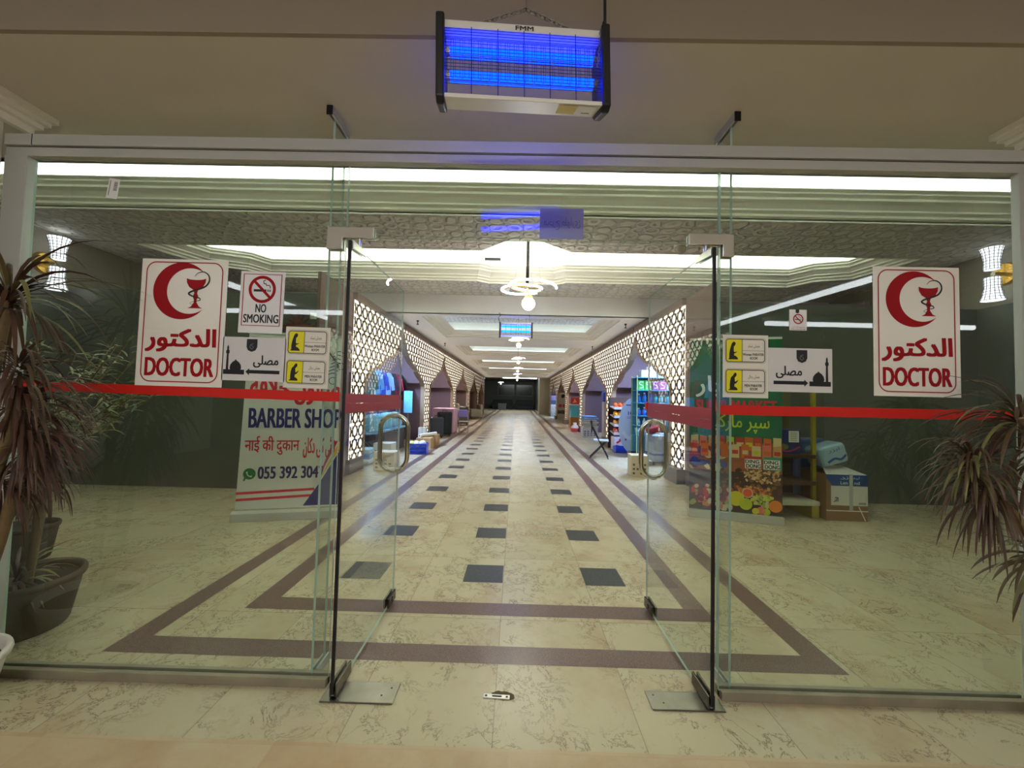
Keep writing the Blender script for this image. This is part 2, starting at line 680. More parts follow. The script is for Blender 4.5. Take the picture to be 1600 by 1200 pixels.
M_BLACKP = mat('black_plastic', rgb(18, 18, 20), 0.45)
M_RUBBER = mat('black_rubber', rgb(10, 10, 10), 0.6)
M_GLASS = glass('clear_glass', (0.90, 0.93, 0.91, 1), 1.62)
M_GEDGE = mat('green_glass_edge', rgb(176, 200, 188), 0.15, 0.0, spec=0.6)
M_RED = mat('red_tape', rgb(206, 26, 14), 0.45)
M_REDDULL = mat('faded_red_tape', rgb(160, 34, 46), 0.4)
M_PAPER = mat('white_paper', rgb(236, 235, 238), 0.5)
M_VINYL = mat('glossy_white_vinyl', rgb(238, 234, 226), 0.25)
M_SIGNRED = mat('sign_red', rgb(160, 6, 22), 0.55, spec=0.25)
M_INK = mat('black_ink', rgb(20, 20, 22), 0.5)
M_YEL = mat('sign_yellow', rgb(232, 222, 20), 0.4)

LED_COOL = emission('led_cool', (0.87, 1.0, 0.95, 1), LED_TROUGH)
LED_TRAYM = emission('led_tray', (0.93, 1.0, 0.96, 1), LED_TRAY)
LED_COF = emission('led_coffer', (0.82, 0.93, 1.0, 1), LED_COFFER)
TUBE = emission('tube_light', (0.92, 0.99, 1.0, 1), TUBE_HALL)

# ------------------------------------------------------------------ floor
FY = 2.03                      # the glass front stands here
mb = MB()
mb.add([(-8, 1.70, 0), (8, 1.70, 0), (8, 62, 0), (-8, 62, 0)], [(0, 1, 2, 3)], 0)
mb.add([(-8, -6, 0), (8, -6, 0), (8, 1.70, 0), (-8, 1.70, 0)], [(0, 1, 2, 3)], 1)


def inlay(x0, x1, y0, y1, mi, z=0.0008):
    mb.add([(x0, y0, z), (x1, y0, z), (x1, y1, z), (x0, y1, z)], [(0, 1, 2, 3)], mi)


def strip4(a, b, c, d, mi, z=0.0008):
    mb.add([a + (z,), b + (z,), c + (z,), d + (z,)], [(0, 1, 2, 3)], mi)


# outer and inner frames of brown granite, open towards the far end
strip4((-2.33, 2.22), (1.90, 2.22), (1.74, 2.375), (-2.18, 2.375), 2)
strip4((-2.33, 2.22), (-2.18, 2.375), (-2.34, 50), (-2.52, 50), 2)
strip4((1.90, 2.22), (2.42, 50), (2.22, 50), (1.74, 2.375), 2)
strip4((-1.85, 2.70), (1.41, 2.70), (1.25, 2.86), (-1.69, 2.86), 2)
strip4((-1.85, 2.70), (-1.69, 2.86), (-1.82, 50), (-1.99, 50), 2)
strip4((1.41, 2.70), (1.92, 50), (1.75, 50), (1.25, 2.86), 2)
for k in range(34):
    for cx in (-1.235, -0.235, 0.765):
        inlay(cx - 0.162, cx + 0.162, 3.17 + k * 0.985, 3.495 + k * 0.985, 3)
floor = struct(mb.build('floor', [M_FLOOR, M_FLOOR_PINK, M_BAND, M_BLACK], fix=False))

# ------------------------------------------------------------------ hall on the camera's side
VC = 3.04                      # soffit over the glass front
mb = MB()
mb.box(-8, 8, 1.60, 2.55, VC, VC + 0.9, 0)
struct(MB().box(-8, 8, 1.58, 1.60, VC, VC + 0.70).build('beam_fascia', mat('fascia_paint', rgb(146, 136, 122), 0.85)))  # beam face coloured darker in place of dimmer light on it
mb.box(-8, 8, -6, 1.6, 3.75, 3.85, 0)
struct(mb.build('ceiling', M_PLASTER))
struct(MB().box(-8, 8, -6.1, -6, 0, 3.8).build('wall_back', mat('hall_back_wall', rgb(120, 112, 98), 0.8)))
struct(MB().box(-8.1, -8, -6, 2.2, 0, 3.8).build('wall_west', M_PLASTER))
struct(MB().box(8, 8.1, -6, 2.2, 0, 3.8).build('wall_east', M_PLASTER))
for s, n in ((-1, 'left'), (1, 'right')):
    xx = -2.79 if s < 0 else 2.74
    mb = MB().box(min(xx, xx + s * 0.25), max(xx, xx + s * 0.25), 1.75, 1.985, 0, VC)
    struct(mb.build('wall_stub_' + n, M_PLASTER))
    mb = MB()
    for d, z0, z1 in ((0.11, VC - 0.03, VC), (0.085, VC - 0.055, VC - 0.03), (0.06, VC - 0.08, VC - 0.055), (0.03, VC - 0.12, VC - 0.08)):
        mb.box(min(xx, xx - s * d), max(xx, xx - s * d), 1.72, 2.14 - (0.11 - d) * 0.6, z0, z1)
    struct(mb.build('trim_cornice_' + n, M_CORNICE))
    struct(MB().box(min(xx + s * 0.25, s * 8), max(xx + s * 0.25, s * 8), 1.985, 2.05, 0, VC).build('wall_front_' + n, M_PLASTER))

# ------------------------------------------------------------------ lobby behind the glass
LZ = 3.90
tray = [(-6.35, 6.2), (-0.62, 6.2), (-0.16, 5.76), (0.30, 5.76), (0.86, 6.2), (6.5, 6.2), (6.3, 7.25), (5.75, 7.45), (5.5, 7.85),
        (0.98, 7.85), (0.78, 8.0), (-0.62, 8.0), (-0.86, 7.85), (-5.15, 7.85), (-5.35, 7.45), (-5.95, 7.2)]
PROF = [(0.0, 0.0), (0.0, 0.05), (0.04, 0.07), (0.04, 0.11), (0.09, 0.14), (0.09, 0.17), (0.15, 0.23), (0.20, 0.26), (0.20, 0.30), (0.25, 0.33), (0.25, 0.36), (0.29, 0.38)]
mb = MB()
plate_with_holes(mb, [(-7.3, 5.0), (7.3, 5.0), (7.3, 8.95), (-7.3, 8.95)], [tray], LZ, 0)
struct(mb.build('ceiling_lobby', M_CEIL_PAT, fix=False))
mb = MB()
ring_sweep(mb, tray, [(d, LZ + h * 0.70) for d, h in PROF] + [(0.29, LZ + 0.285), (0.0, LZ + 0.275)])
struct(mb.build('trim_tray_cornice', M_CORNICE, fix=False))
mb = MB()
ring_sweep(mb, tray, [(0.0, LZ + 0.275), (-0.02, LZ + 0.74)])
tp = offset_poly(tray, -0.02)
mb.add([(x, y, LZ + 0.74) for x, y in tp], [tuple(range(len(tp)))])
struct(mb.build('ceiling_tray', M_RECESS, fix=False))
mb = MB()
ring_sweep(mb, tray, [(0.10, LZ + 0.29), (0.14, LZ + 0.29), (0.14, LZ + 0.305), (0.10, LZ + 0.305), (0.10, LZ + 0.29)])
struct(mb.build('trim_tray_led', LED_TRAYM, fix=False), 'hidden LED strip on the ledge of the lobby ceiling tray')
# linear trough right behind the glass front
mb = MB()
n = len(PROF)
P2 = [(d, h * 0.74) for d, h in PROF]
vs = [(x, 5.0 - d, LZ + h) for d, h in P2 for x in (-7.3, 7.3)]
mb.add(vs, [(2 * i, 2 * i + 1, 2 * i + 3, 2 * i + 2) for i in range(n - 1)])
mb.box(-7.3, 7.3, 4.71, 5.0, LZ + 0.282, LZ + 0.295)
struct(mb.build('trim_trough_cornice', M_CORNICE, fix=False))
mb = MB()
mb.box(-7.3, 7.3, 5.0, 5.05, LZ + 0.02, LZ + 1.15)
mb.box(-7.3, 7.3, 2.5, 5.05, LZ + 1.15, LZ + 1.2)
mb.box(-7.3, 7.3, 2.5, 2.55, VC, LZ + 1.15)
struct(mb.build('ceiling_trough', M_RECESS))
struct(MB().box(-7.2, 7.2, 4.80, 4.85, LZ + 0.297, LZ + 0.325).build('trim_trough_led', LED_COOL), 'LED strip hidden on the trough ledge')
# side walls, dark partitions and the end wall over the arcade
for s, n in ((-1, 'left'), (1, 'right')):
    X = s * 7.25
    struct(MB().box(min(X, X + s * .1), max(X, X + s * .1), 2.2, 9, 0, 5.1).build('wall_lobby_' + n, M_WALLPAPER))
    struct(MB().box(min(X, X - s * .02), max(X, X - s * .02), 5.0, 9, 0, 3.07).build('wall_lobby_panel_' + n, M_DARKWALL))
    a, b = (-7.25, -3.16) if s < 0 else (3.16, 7.25)
    mb = MB().box(a, b, 5.95 if s < 0 else 6.08, 6.25, 0.0, 3.07)
    struct(mb.build('wall_dark_' + n, M_DARKWALL))
    struct(MB().box(a, b, 6.25, 8.95, 3.02, 3.06).build('trim_roof_' + n, M_PLASTER))
    a, b = (-3.15, -3.115) if s < 0 else (3.115, 3.15)
    mb = MB().box(a, b, 5.96 if s < 0 else 6.09, 7.10, 0.0, 3.42)
    mb.box(a - 0.008, b + 0.012, 5.945 if s < 0 else 6.075, 7.12, 2.62, 3.42)
    struct(mb.build('wall_return_' + n, M_BROWN))
mb = MB()
mb.box(-7.3, 7.3, 8.95, 9.05, 3.46, LZ + 0.02)
mb.box(-7.3, -3.3, 8.95, 9.05, 3.0, 3.46)
mb.box(3.3, 7.3, 8.95, 9.05, 3.0, 3.46)
struct(mb.build('beam_lobby', M_WHITE))

# ------------------------------------------------------------------ arcade corridor ceiling
CZ = 3.46
cof = [[(-2.36, y0), (2.52, y0), (2.52, y0 + 3.25), (-2.36, y0 + 3.25)] for y0 in (9.35 + 5.3 * k for k in range(5))]
mb = MB()
plate_with_holes(mb, [(-3.3, 8.95), (3.3, 8.95), (3.3, 37), (-3.3, 37)], cof, CZ, 0)
struct(mb.build('ceiling_arcade', M_WHITE, fix=False))
CP = [(0.0, 0.0), (0.0, 0.03), (0.10, 0.05), (0.10, 0.08), (0.20, 0.11), (0.20, 0.14), (0.33, 0.18)]
mb, mr, ml = MB(), MB(), MB()
for c in cof:
    ring_sweep(mb, c, [(d, CZ + h) for d, h in CP] + [(0.33, CZ + 0.21), (0.0, CZ + 0.2)])
    ring_sweep(mr, c, [(0.0, CZ + 0.2), (0.0, CZ + 0.5)], 0)
    mr.add([(x, y, CZ + 0.5) for x, y in c], [(0, 1, 2, 3)], 1)
    cx, cy = (c[0][0] + c[1][0]) / 2, (c[0][1] + c[2][1]) / 2
    o_, i_ = [(cx - 1.1, cy), (cx, cy - 0.8), (cx + 1.1, cy), (cx, cy + 0.8)], [(cx - 1.0, cy), (cx, cy - 0.72), (cx + 1.0, cy), (cx, cy + 0.72)]
    mr.add([(x, y, CZ + 0.48) for x, y in o_ + i_], [(k, (k + 1) % 4, 4 + (k + 1) % 4, 4 + k) for k in range(4)], 0)
    ring_sweep(ml, c, [(0.16, CZ + 0.215), (0.20, CZ + 0.215), (0.20, CZ + 0.235), (0.16, CZ + 0.235), (0.16, CZ + 0.215)])
struct(mb.build('trim_coffer_cornice', M_CORNICE, fix=False))
struct(mr.build('ceiling_coffer', [M_RECESS, M_COFFER_PAT], fix=False))
struct(ml.build('trim_coffer_led', LED_COF, fix=False), 'LED strips hidden on the coffer ledges of the arcade ceiling')

# ------------------------------------------------------------------ shops behind the arcade screens
PITCH = {-1: 5.9, 1: 5.45}
P0 = {-1: 7.4, 1: 7.3}
NB = {-1: 5, 1: 5}
for s, n in ((-1, 'left'), (1, 'right')):
    pit, p0 = PITCH[s], P0[s]
    yend = p0 + pit * NB[s]
    X0, X1 = (-6.3, -3.14) if s < 0 else (3.14, 6.3)
    struct(MB().box(X0 - .1, X0, 7, yend + .2, 0, 3.42).build('wall_shop_back_' + n, M_SHOPWALL) if s < 0 else
           MB().box(X1, X1 + .1, 7, yend + .2, 0, 3.42).build('wall_shop_back_' + n, M_SHOPWALL))
    struct(MB().box(X0, X1, 8.97, yend + .2, 3.3, 3.42).build('ceiling_shop_' + n, M_SHOPDARK))
    for k in range(NB[s] + 1):
        y = p0 + pit * k
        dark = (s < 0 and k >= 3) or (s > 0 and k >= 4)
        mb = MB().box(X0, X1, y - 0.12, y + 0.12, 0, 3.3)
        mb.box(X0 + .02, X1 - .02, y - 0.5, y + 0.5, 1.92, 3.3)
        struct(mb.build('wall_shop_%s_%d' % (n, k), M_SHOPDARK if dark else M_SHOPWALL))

# far room
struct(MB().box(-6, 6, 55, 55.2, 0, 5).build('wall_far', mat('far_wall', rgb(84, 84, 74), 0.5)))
struct(MB().box(2.2, 3.45, 36.2, 37.6, 0, 3.46).build('pillar_far', mat('beige_pillar', rgb(176, 168, 146), 0.6)))
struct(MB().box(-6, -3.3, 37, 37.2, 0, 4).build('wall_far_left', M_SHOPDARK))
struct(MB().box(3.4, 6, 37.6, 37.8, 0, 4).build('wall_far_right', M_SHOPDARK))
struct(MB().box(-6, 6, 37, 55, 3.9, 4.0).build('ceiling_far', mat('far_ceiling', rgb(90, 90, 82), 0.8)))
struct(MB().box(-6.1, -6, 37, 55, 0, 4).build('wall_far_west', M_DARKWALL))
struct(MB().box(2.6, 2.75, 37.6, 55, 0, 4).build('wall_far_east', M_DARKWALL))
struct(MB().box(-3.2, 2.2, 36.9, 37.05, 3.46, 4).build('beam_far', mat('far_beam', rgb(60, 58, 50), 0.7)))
mb = MB()
mb.box(-2.6, 1.6, 40.2, 40.4, 3.86, 3.89)
mb.box(-1.6, 2.4, 45.2, 45.4, 3.86, 3.89)
struct(mb.build('trim_far_led', emission('led_far', (0.9, 0.97, 1.0, 1), 22.0)), 'LED lines in the ceiling of the far room')  # glowing lines added so that the far room is less dark

# ------------------------------------------------------------------ glass front: frame
mb = MB()
mb.box(-2.78, 2.73, 1.985, 2.028, 2.797, 2.857)
mb.box(-2.78, 2.73, 1.995, 2.028, 2.742, 2.790)
mb.box(-2.70, 2.66, 2.028, 2.044, 2.742, 2.80)
mb.box(-2.78, 2.73, 2.005, 2.028, 2.788, 2.80, 1)
mb.box(-2.632, -2.628, 1.983, 1.99, 2.797, 2.858, 1)
struct(mb.build('trim_header', [M_ALU, M_GAP], bevel=0.003), 'dull aluminium header beam over the glass front')
for a, b, n in ((-2.78, -2.655, 'left'), (2.60, 2.73, 'right')):
    mb = MB().box(a, b, 1.99, 2.028, 0, 2.742)
    struct(mb.build('trim_jamb_' + n, M_ALU, bevel=0.003))
for a, b, n in ((-2.66, -0.935, 'left'), (1.072, 2.62, 'right')):
    mb = MB().box(a, b, 2.000, 2.026, 0, 0.045)
    mb.box(a, b, 2.046, 2.07, 0, 0.045)
    mb.box(a, b, 2.026, 2.046, 0, 0.03, 1)
    struct(mb.build('trim_sill_' + n, [M_ALU_SILL, M_GAP], bevel=0.002), 'stained aluminium floor channel under the fixed glass')


def pane(name, x0, x1, y0, y1, z0, z1, thin, parent=None):
    """clear slab; the narrow sides show the green of the cut edge"""
    mb = MB()
    vs = [(x, y, z) for z in (z0, z1) for y in (y0, y1) for x in (x0, x1)]
    F = {'z0': (0, 2, 3, 1), 'z1': (4, 5, 7, 6), 'y0': (0, 1, 5, 4), 'y1': (2, 6, 7, 3), 'x0': (0, 4, 6, 2), 'x1': (1, 3, 7, 5)}
    for k, f in F.items():
        mb.add([vs[i] for i in f], [(0, 1, 2, 3)], 0 if k[0] == thin else 1)
    me_o = mb.build(name, [M_GLASS, M_GEDGE], parent, fix=False)
    bm = bmesh.new()
    bm.from_mesh(me_o.data)
    bmesh.ops.remove_doubles(bm, verts=bm.verts, dist=1e-5)
    bmesh.ops.recalc_face_normals(bm, faces=bm.faces)
    bm.to_mesh(me_o.data)
    bm.free()
    return me_o


struct(pane('window_1', -2.66, -0.937, FY, FY + 0.012, 0.032, 2.75, 'y'), 'fixed glass pane on the barber banner side of the doorway')
struct(pane('window_2', 1.072, 2.62, FY, FY + 0.012, 0.032, 2.75, 'y'), 'fixed glass pane on the market banner side of the doorway')
struct(pane('window_3', -0.931, 1.066, FY, FY + 0.012, 2.345, 2.75, 'y'), 'glass transom over the open doors')

for X, n, lab in ((-1.03, 'left', 'upright glass fin behind the pane with the barber banner'), (1.135, 'right', 'upright glass fin behind the pane with the market banner')):
    f = thing('glass_fin', lab, 'glass fin', (X, 2.10, 0), kind='structure')
    pane('fin_pane', -0.006, 0.006, -0.054, 0.075, 0.03, VC - 0.012, 'x', f)
    mb = MB()
    for a, b in ((-0.016, -0.007), (0.007, 0.016)):
        mb.box(a, b, -0.115, 0.095, VC - 0.045, VC)
        mb.box(a, b, -0.03, 0.105, 0, 0.05)
    mb.box(-0.016, 0.016, -0.118, -0.112, VC - 0.05, VC, 1)
    mb.build('clamp_channel', [M_ALU, M_BLACKP], f)

# corner patch fittings
for s, X, lab in ((-1, -0.937, 'chrome L-shaped corner patch over the door by the barber banner'), (1, 1.069, 'chrome L-shaped corner patch over the door by the market banner')):
    p = thing('corner_patch', lab, 'glass fitting', (X, FY, 2.34))
    poly = [(-0.095, 0.055), (0.155, 0.055), (0.155, -0.002), (-0.012, -0.002), (-0.012, -0.065), (-0.095, -0.065)]
    if s > 0:
        poly = [(-x * (0.17 / 0.155) if x > 0 else -x * 0.7, z) for x, z in poly][::-1]
    MB().prism(poly, -0.016, -0.001).build('front_plate', M_CHROME, p, bevel=0.002)
    MB().prism(poly, 0.013, 0.028).build('rear_plate', M_CHROME, p, bevel=0.002)
    MB().cyl((0.075 * (1 if s < 0 else -1), 0.006, -0.045), (0.075 * (1 if s < 0 else -1), 0.006, 0.0), 0.011).build('pivot_pin', M_CHROME, p)

# ------------------------------------------------------------------ the two open glass doors
for s, X, n, lab in ((-1, -0.865, 1, 'open glass door leaf beside the barber banner'), (1, 0.985, 2, 'open glass door leaf beside the market banner')):
    d = thing('door_%d' % n, lab, 'door', (X, 1.93, 0), kind='structure')
    pane('door_pane', -0.006, 0.006, 0.0, 0.93, 0.02, 2.285, 'x', d)
    MB().box(-0.0075, 0.0075, -0.010, 0.0, 0.03, 2.285).build('edge_seal', M_RUBBER, d)
    mb = MB()
    for a, b in ((-0.017, -0.0065), (0.0065, 0.017)):
        mb.prism([(0.0, 2.245), (0.0, 2.29), (0.17, 2.29), (0.17, 2.262)], a, b, 'x')
    mb.build('top_patch', M_CHROME, d, bevel=0.002)
    mb = MB()
    for a, b in ((-0.018, -0.0065), (0.0065, 0.018)):
        mb.box(a, b, 0.0, 0.175, 0.012, 0.075)
    mb.build('bottom_patch', mat('dark_steel', rgb(86, 80, 72), 0.25, 1.0), d, bevel=0.003)
    mb = MB()
    for a, b in ((-0.02, -0.0065), (0.0065, 0.02)):
        mb.box(a, b, 0.775, 0.925, 0.022, 0.085)
    mb.cyl((0.0 - s * 0.02, 0.85, 0.053), (0.0 - s * 0.024, 0.85, 0.053), 0.014)
    mb.build('lock_patch', mat('dark_steel', rgb(86, 80, 72), 0.25, 1.0), d, bevel=0.002)
    # pair of D pulls, back to back through the glass
    h = rrect(-0.098, 0.098, 0.965, 1.355, 0.09, 8)
    if s > 0:
        h = [(x * 0.9, z + 0.002) for x, z in h]
    hd = MB().tube([(x, 0.82, z) for x, z in h], 0.0165, 12, True).build('pull_handle', M_BRASSY, d)
    mb = MB()
    for z in (0.965, 1.355):
        mb.cyl((-0.018, 0.82, z), (0.018, 0.82, z), 0.0215, n=16)
    mb.build('flange', M_CHROME, hd)

# floor spring covers
for X0, X1, y0, y1, lab in ((-0.922, -0.564, 1.91, 2.047, 'steel floor plate under the door by the barber banner'), (0.70, 1.056, 1.928, 2.05, 'steel floor plate under the door by the market banner')):
    p = thing('floor_plate', lab, 'floor plate', ((X0 + X1) / 2, (y0 + y1) / 2, 0))
    w, h = (X1 - X0) / 2, (y1 - y0) / 2
    MB().box(-w, w, -h, h, 0.0, 0.008).build('cover_plate', M_STEEL, p, bevel=0.003)
    sx = 1 if X0 < 0 else -1
    for dx, dy in ((0.145, 0.03), (0.11, -0.02)):
        MB().cyl((sx * dx, dy, 0.0075), (sx * dx, dy, 0.0088), 0.005).build('screw', M_GAP, p)
k = thing('bolt_keeper', 'small steel floor bolt keeper set into the marble threshold', 'bolt keeper', (-0.062, 1.98, 0), (0, 0, -0.05))
MB().box(-0.066, 0.066, -0.013, 0.013, 0.0, 0.006).build('keeper_plate', mat('pale_steel', rgb(214, 210, 204), 0.35, 0.6), k, bevel=0.001)
MB().box(-0.022, 0.026, -0.0045, 0.0045, 0.006, 0.0066).build('slot', M_GAP, k)
for x in (-0.052, 0.052):
    MB().cyl((x, 0, 0.006), (x, 0, 0.0068), 0.006).build('screw', M_GAP, k)
random.seed(3)
pts = [(0.0 + 0.055 * math.cos(t) * (1 + 0.25 * random.random()) + 0.03, 0.012 + 0.026 * math.sin(t) * (1 + 0.4 * random.random())) for t in (2 * PI * i / 26 for i in range(26))]
MB().add([(x, y, 0.0012) for x, y in pts], [tuple(range(26))]).build('chipped_edge', mat('raw_hole', rgb(96, 78, 50), 0.9, noise=0.4, nscale=60), k)

# ------------------------------------------------------------------ red warning tape
def tape(name, lab, x0, x1, za, zb, zc, zd, y, m):
    mb = MB()
    n = 14
    random.seed(name + lab)
    vs = []
    for i in range(n + 1):
        t = i / n
        j = (random.random() - 0.5) * 0.002
        vs += [(x0 + (x1 - x0) * t, y, za + (zc - za) * t + j), (x0 + (x1 - x0) * t, y, zb + (zd - zb) * t + j)]
    mb.add(vs, [(2 * i, 2 * i + 1, 2 * i + 3, 2 * i + 2) for i in range(n)])
    o = mb.build(name, m, fix=False)
    s = o.modifiers.new('thickness', 'SOLIDIFY')
    s.thickness = 0.0008
    return o


tag(tape('tape_strip', 'a', -2.655, -0.934, 1.482, 1.53, 1.458, 1.509, FY - 0.0012, M_RED), 'bright red tape across the fixed glass over the barber banner', 'tape')
tag(tape('tape_strip', 'b', 1.073, 2.60, 1.440, 1.490, 1.445, 1.497, FY - 0.0012, M_RED), 'bright red tape across the fixed glass over the market banner', 'tape')
for s, X in ((-1, -0.865 + 0.0072), (1, 0.985 - 0.0072)):
    side = 'barber' if s < 0 else 'market'
    for z0, z1, which in (((1.452, 1.502, 'upper'), (1.402, 1.451, 'lower')) if s < 0 else ((1.436, 1.492, 'upper'), (1.386, 1.435, 'lower'))):
        mb = MB()
        random.seed(which + side)
        n = 16
        vs = []
        for i in range(n + 1):
            y = 1.925 + 0.945 * i / n
            j = (random.random() - 0.5) * 0.004
            tl = (0.0 if s < 0 else -0.02 * (1 - i / n))
            vs += [(X, y, z0 + tl + (j if which == 'upper' else 0)), (X, y, z1 + tl + (j if which == 'lower' else 0))]
        mb.add(vs, [(2 * i, 2 * i + 1, 2 * i + 3, 2 * i + 2) for i in range(n)])
        o = mb.build('tape_strip', M_REDDULL, fix=False)
        o.modifiers.new('thickness', 'SOLIDIFY').thickness = 0.0008
        if s > 0 and which == 'upper':
            MB().prism([(X - .006, z0 + .004), (X + .02, z0 + .001), (X + .035, z1 - .012), (X + .012, z1 + .004), (X - .008, z1 - .004)], 2.865, 2.90).build('folded_end', M_RED, o)
        tag(o, '%s of the two faded red tapes on the open door by the %s banner' % (which, side), 'tape')

# ------------------------------------------------------------------ notices on the glass
SY = FY - 0.0010               # back of every sheet


def sheet(name, lab, x0, x1, z0, z1, m, cat='sign', tilt=0.0, thick=0.0015):
    t = thing(name, lab, cat, ((x0 + x1) / 2, SY, (z0 + z1) / 2), (0, tilt, 0))
    w, h = (x1 - x0) / 2, (z1 - z0) / 2
    MB().box(-w, w, -thick, 0, -h, h).build('sheet', m, t)
    return t, w, h, -thick


def doctor(x0, x1, z0, z1, lab, tilt):
    t, w, h, y = sheet('doctor_sign', lab, x0, x1, z0, z1, M_VINYL, tilt=tilt)
    y -= 0.0006
    MB().stroke(rrect(-w * 0.88, w * 0.88, -h * 0.93, h * 0.95, 0.05), 0.006, y, closed=True).build('red_border', M_SIGNRED, t, fix=False)
    cx, cz, r = -w * 0.05, h * 0.50, w * 0.66
    outer = circ(cx, cz, r, 40, 0.82, 2 * PI - 0.82, True)
    c2, r2 = cx + w * 0.19, r * 0.80
    inner = circ(c2, cz, r2, 40, 2 * PI - 0.92, 0.92, True)
    mb = MB()
    n = 40
    mb.add([(a, y, b) for a, b in outer] + [(a, y, b) for a, b in inner[::-1]], [(i, i + 1, n + 1 + i + 1, n + 1 + i) for i in range(n)])
    mb.build('crescent', M_SIGNRED, t, fix=False)
    gx, gz, u = cx + w * 0.33, cz + r * 0.02, r
    cup = [(-.34, .42), (.34, .42), (.33, .28), (.24, .12), (.08, .02), (.05, -.1), (.10, -.2), (.05, -.32), (.05, -.42), (.14, -.56), (.26, -.62), (-.26, -.62), (-.14, -.56), (-.05, -.42), (-.05, -.32), (-.10, -.2), (-.05, -.1), (-.08, .02), (-.24, .12), (-.33, .28)]
    MB().flat([(gx + a * u, gz + b * u) for a, b in cup], y - 0.0003).build('goblet', M_SIGNRED, t, fix=False)
    mb = MB().flat([(gx + .30 * u * math.cos(a), gz + (.42 + .045 * math.sin(a)) * u) for a in [2 * PI * i / 24 for i in range(24)]], y - 0.0006)
    mb.build('goblet_rim', M_VINYL, t, fix=False)
    sn = smooth2([(-.06, .50), (.05, .62), (.25, .66), (.42, .55), (.46, .35), (.34, .16), (.10, .05), (-.16, -.04), (-.24, -.12), (-.10, -.2), (.14, -.26), (.16, -.34), (-.06, -.38), (-.18, -.45), (-.05, -.5)], 5)
    wd = [0.012 + 0.05 * math.sin(PI * min(1, i / len(sn) * 1.15)) for i in range(len(sn))]
    MB().stroke([(gx + a * u, gz + b * u) for a, b in sn], [k * u for k in wd], y - 0.0009).build('snake', M_INK, t, fix=False)
    text(arabic('الدكتور'), (-w * 0.80, w * 0.80, -h * 0.46, -h * 0.10), y, M_SIGNRED, t, 'arabic_lettering', 0.04)
    text('DOCTOR', (-w * 0.78, w * 0.78, -h * 0.84, -h * 0.56), y, M_SIGNRED, t, 'lettering', 0.03)
    return t


doctor(-2.034, -1.566, 1.520, 2.205, 'red and white doctor sign with crescent on the barber banner side', 0.006)
doctor(1.872, 2.322, 1.558, 2.243, 'red and white doctor sign with crescent on the market banner side', 0.0)


def nosmoke_art(t, cx, cz, r, y, red):
    n = 36
    o, i = circ(cx, cz, r, n), circ(cx, cz, r * 0.78, n)
    mb = MB()
    mb.add([(a, y - .0006, b) for a, b in o] + [(a, y - .0006, b) for a, b in i], [(k, (k + 1) % n, n + (k + 1) % n, n + k) for k in range(n)])
    mb.stroke([(cx - r * .62, cz + r * .62), (cx + r * .62, cz - r * .62)], r * 0.2, y - .0007)
    mb.build('prohibition_ring', red, t, fix=False)
    mb = MB()
    mb.flat([(cx - r * .62, cz - r * .17), (cx + r * .3, cz - r * .17), (cx + r * .3, cz), (cx - r * .62, cz)], y - .0003)
    for k in (.36, .46, .56):
        mb.flat([(cx + r * k, cz - r * .17), (cx + r * (k + .06), cz - r * .17), (cx + r * (k + .06), cz), (cx + r * k, cz)], y - .0003)
    mb.stroke([(cx + a * r, cz + b * r) for a, b in smooth2([(.58, .08), (.52, .3), (.3, .3), (.26, .42), (.12, .42), (.08, .62), (.22, .68)], 4)], r * .06, y - .0003)
    mb.build('cigarette', M_INK, t, fix=False)


t, w, h, y = sheet('no_smoking_sign', 'white no smoking sheet with big red ring beside the doctor sign', -1.494, -1.256, 1.815, 2.147, M_PAPER, tilt=0.012)
MB().stroke([(-w * .86, -h * .76), (w * .86, -h * .76), (w * .86, h * .91), (-w * .86, h * .91)], 0.006, y - .0005, closed=True).build('red_border', M_SIGNRED, t, fix=False)
nosmoke_art(t, 0, h * .42, w * .62, y - .0003, M_SIGNRED)
text('NO', (-w * .25, w * .22, -h * .33, -h * .06), y - .0005, M_INK, t, 'lettering', 0.02)
text('SMOKING', (-w * .78, w * .80, -h * .67, -h * .40), y - .0005, M_INK, t, 'lettering', 0.02)
t, w, h, y = sheet('no_smoking_notice', 'tiny no smoking notice high on the market banner side glass', 1.434, 1.524, 1.893, 2.003, M_PAPER)
nosmoke_art(t, 0, 0.005, w * .60, y - .0003, M_SIGNRED)
MB().flat([(-w * .3, h), (w * .12, h), (w * .12, h * .72), (0 - w * .09, h * .62), (-w * .3, h * .72)], y - .0005).build('crest', M_INK, t, fix=False)
text(arabic('ممنوع التدخين').replace('ع', 'ﻉ'), (-w * .75, w * .75, -h * .78, -h * .60), y - .0005, M_SIGNRED, t, 'arabic_lettering')
text('No smoking', (-w * .8, w * .8, -h * .95, -h * .82), y - .0005, M_INK, t, 'lettering')


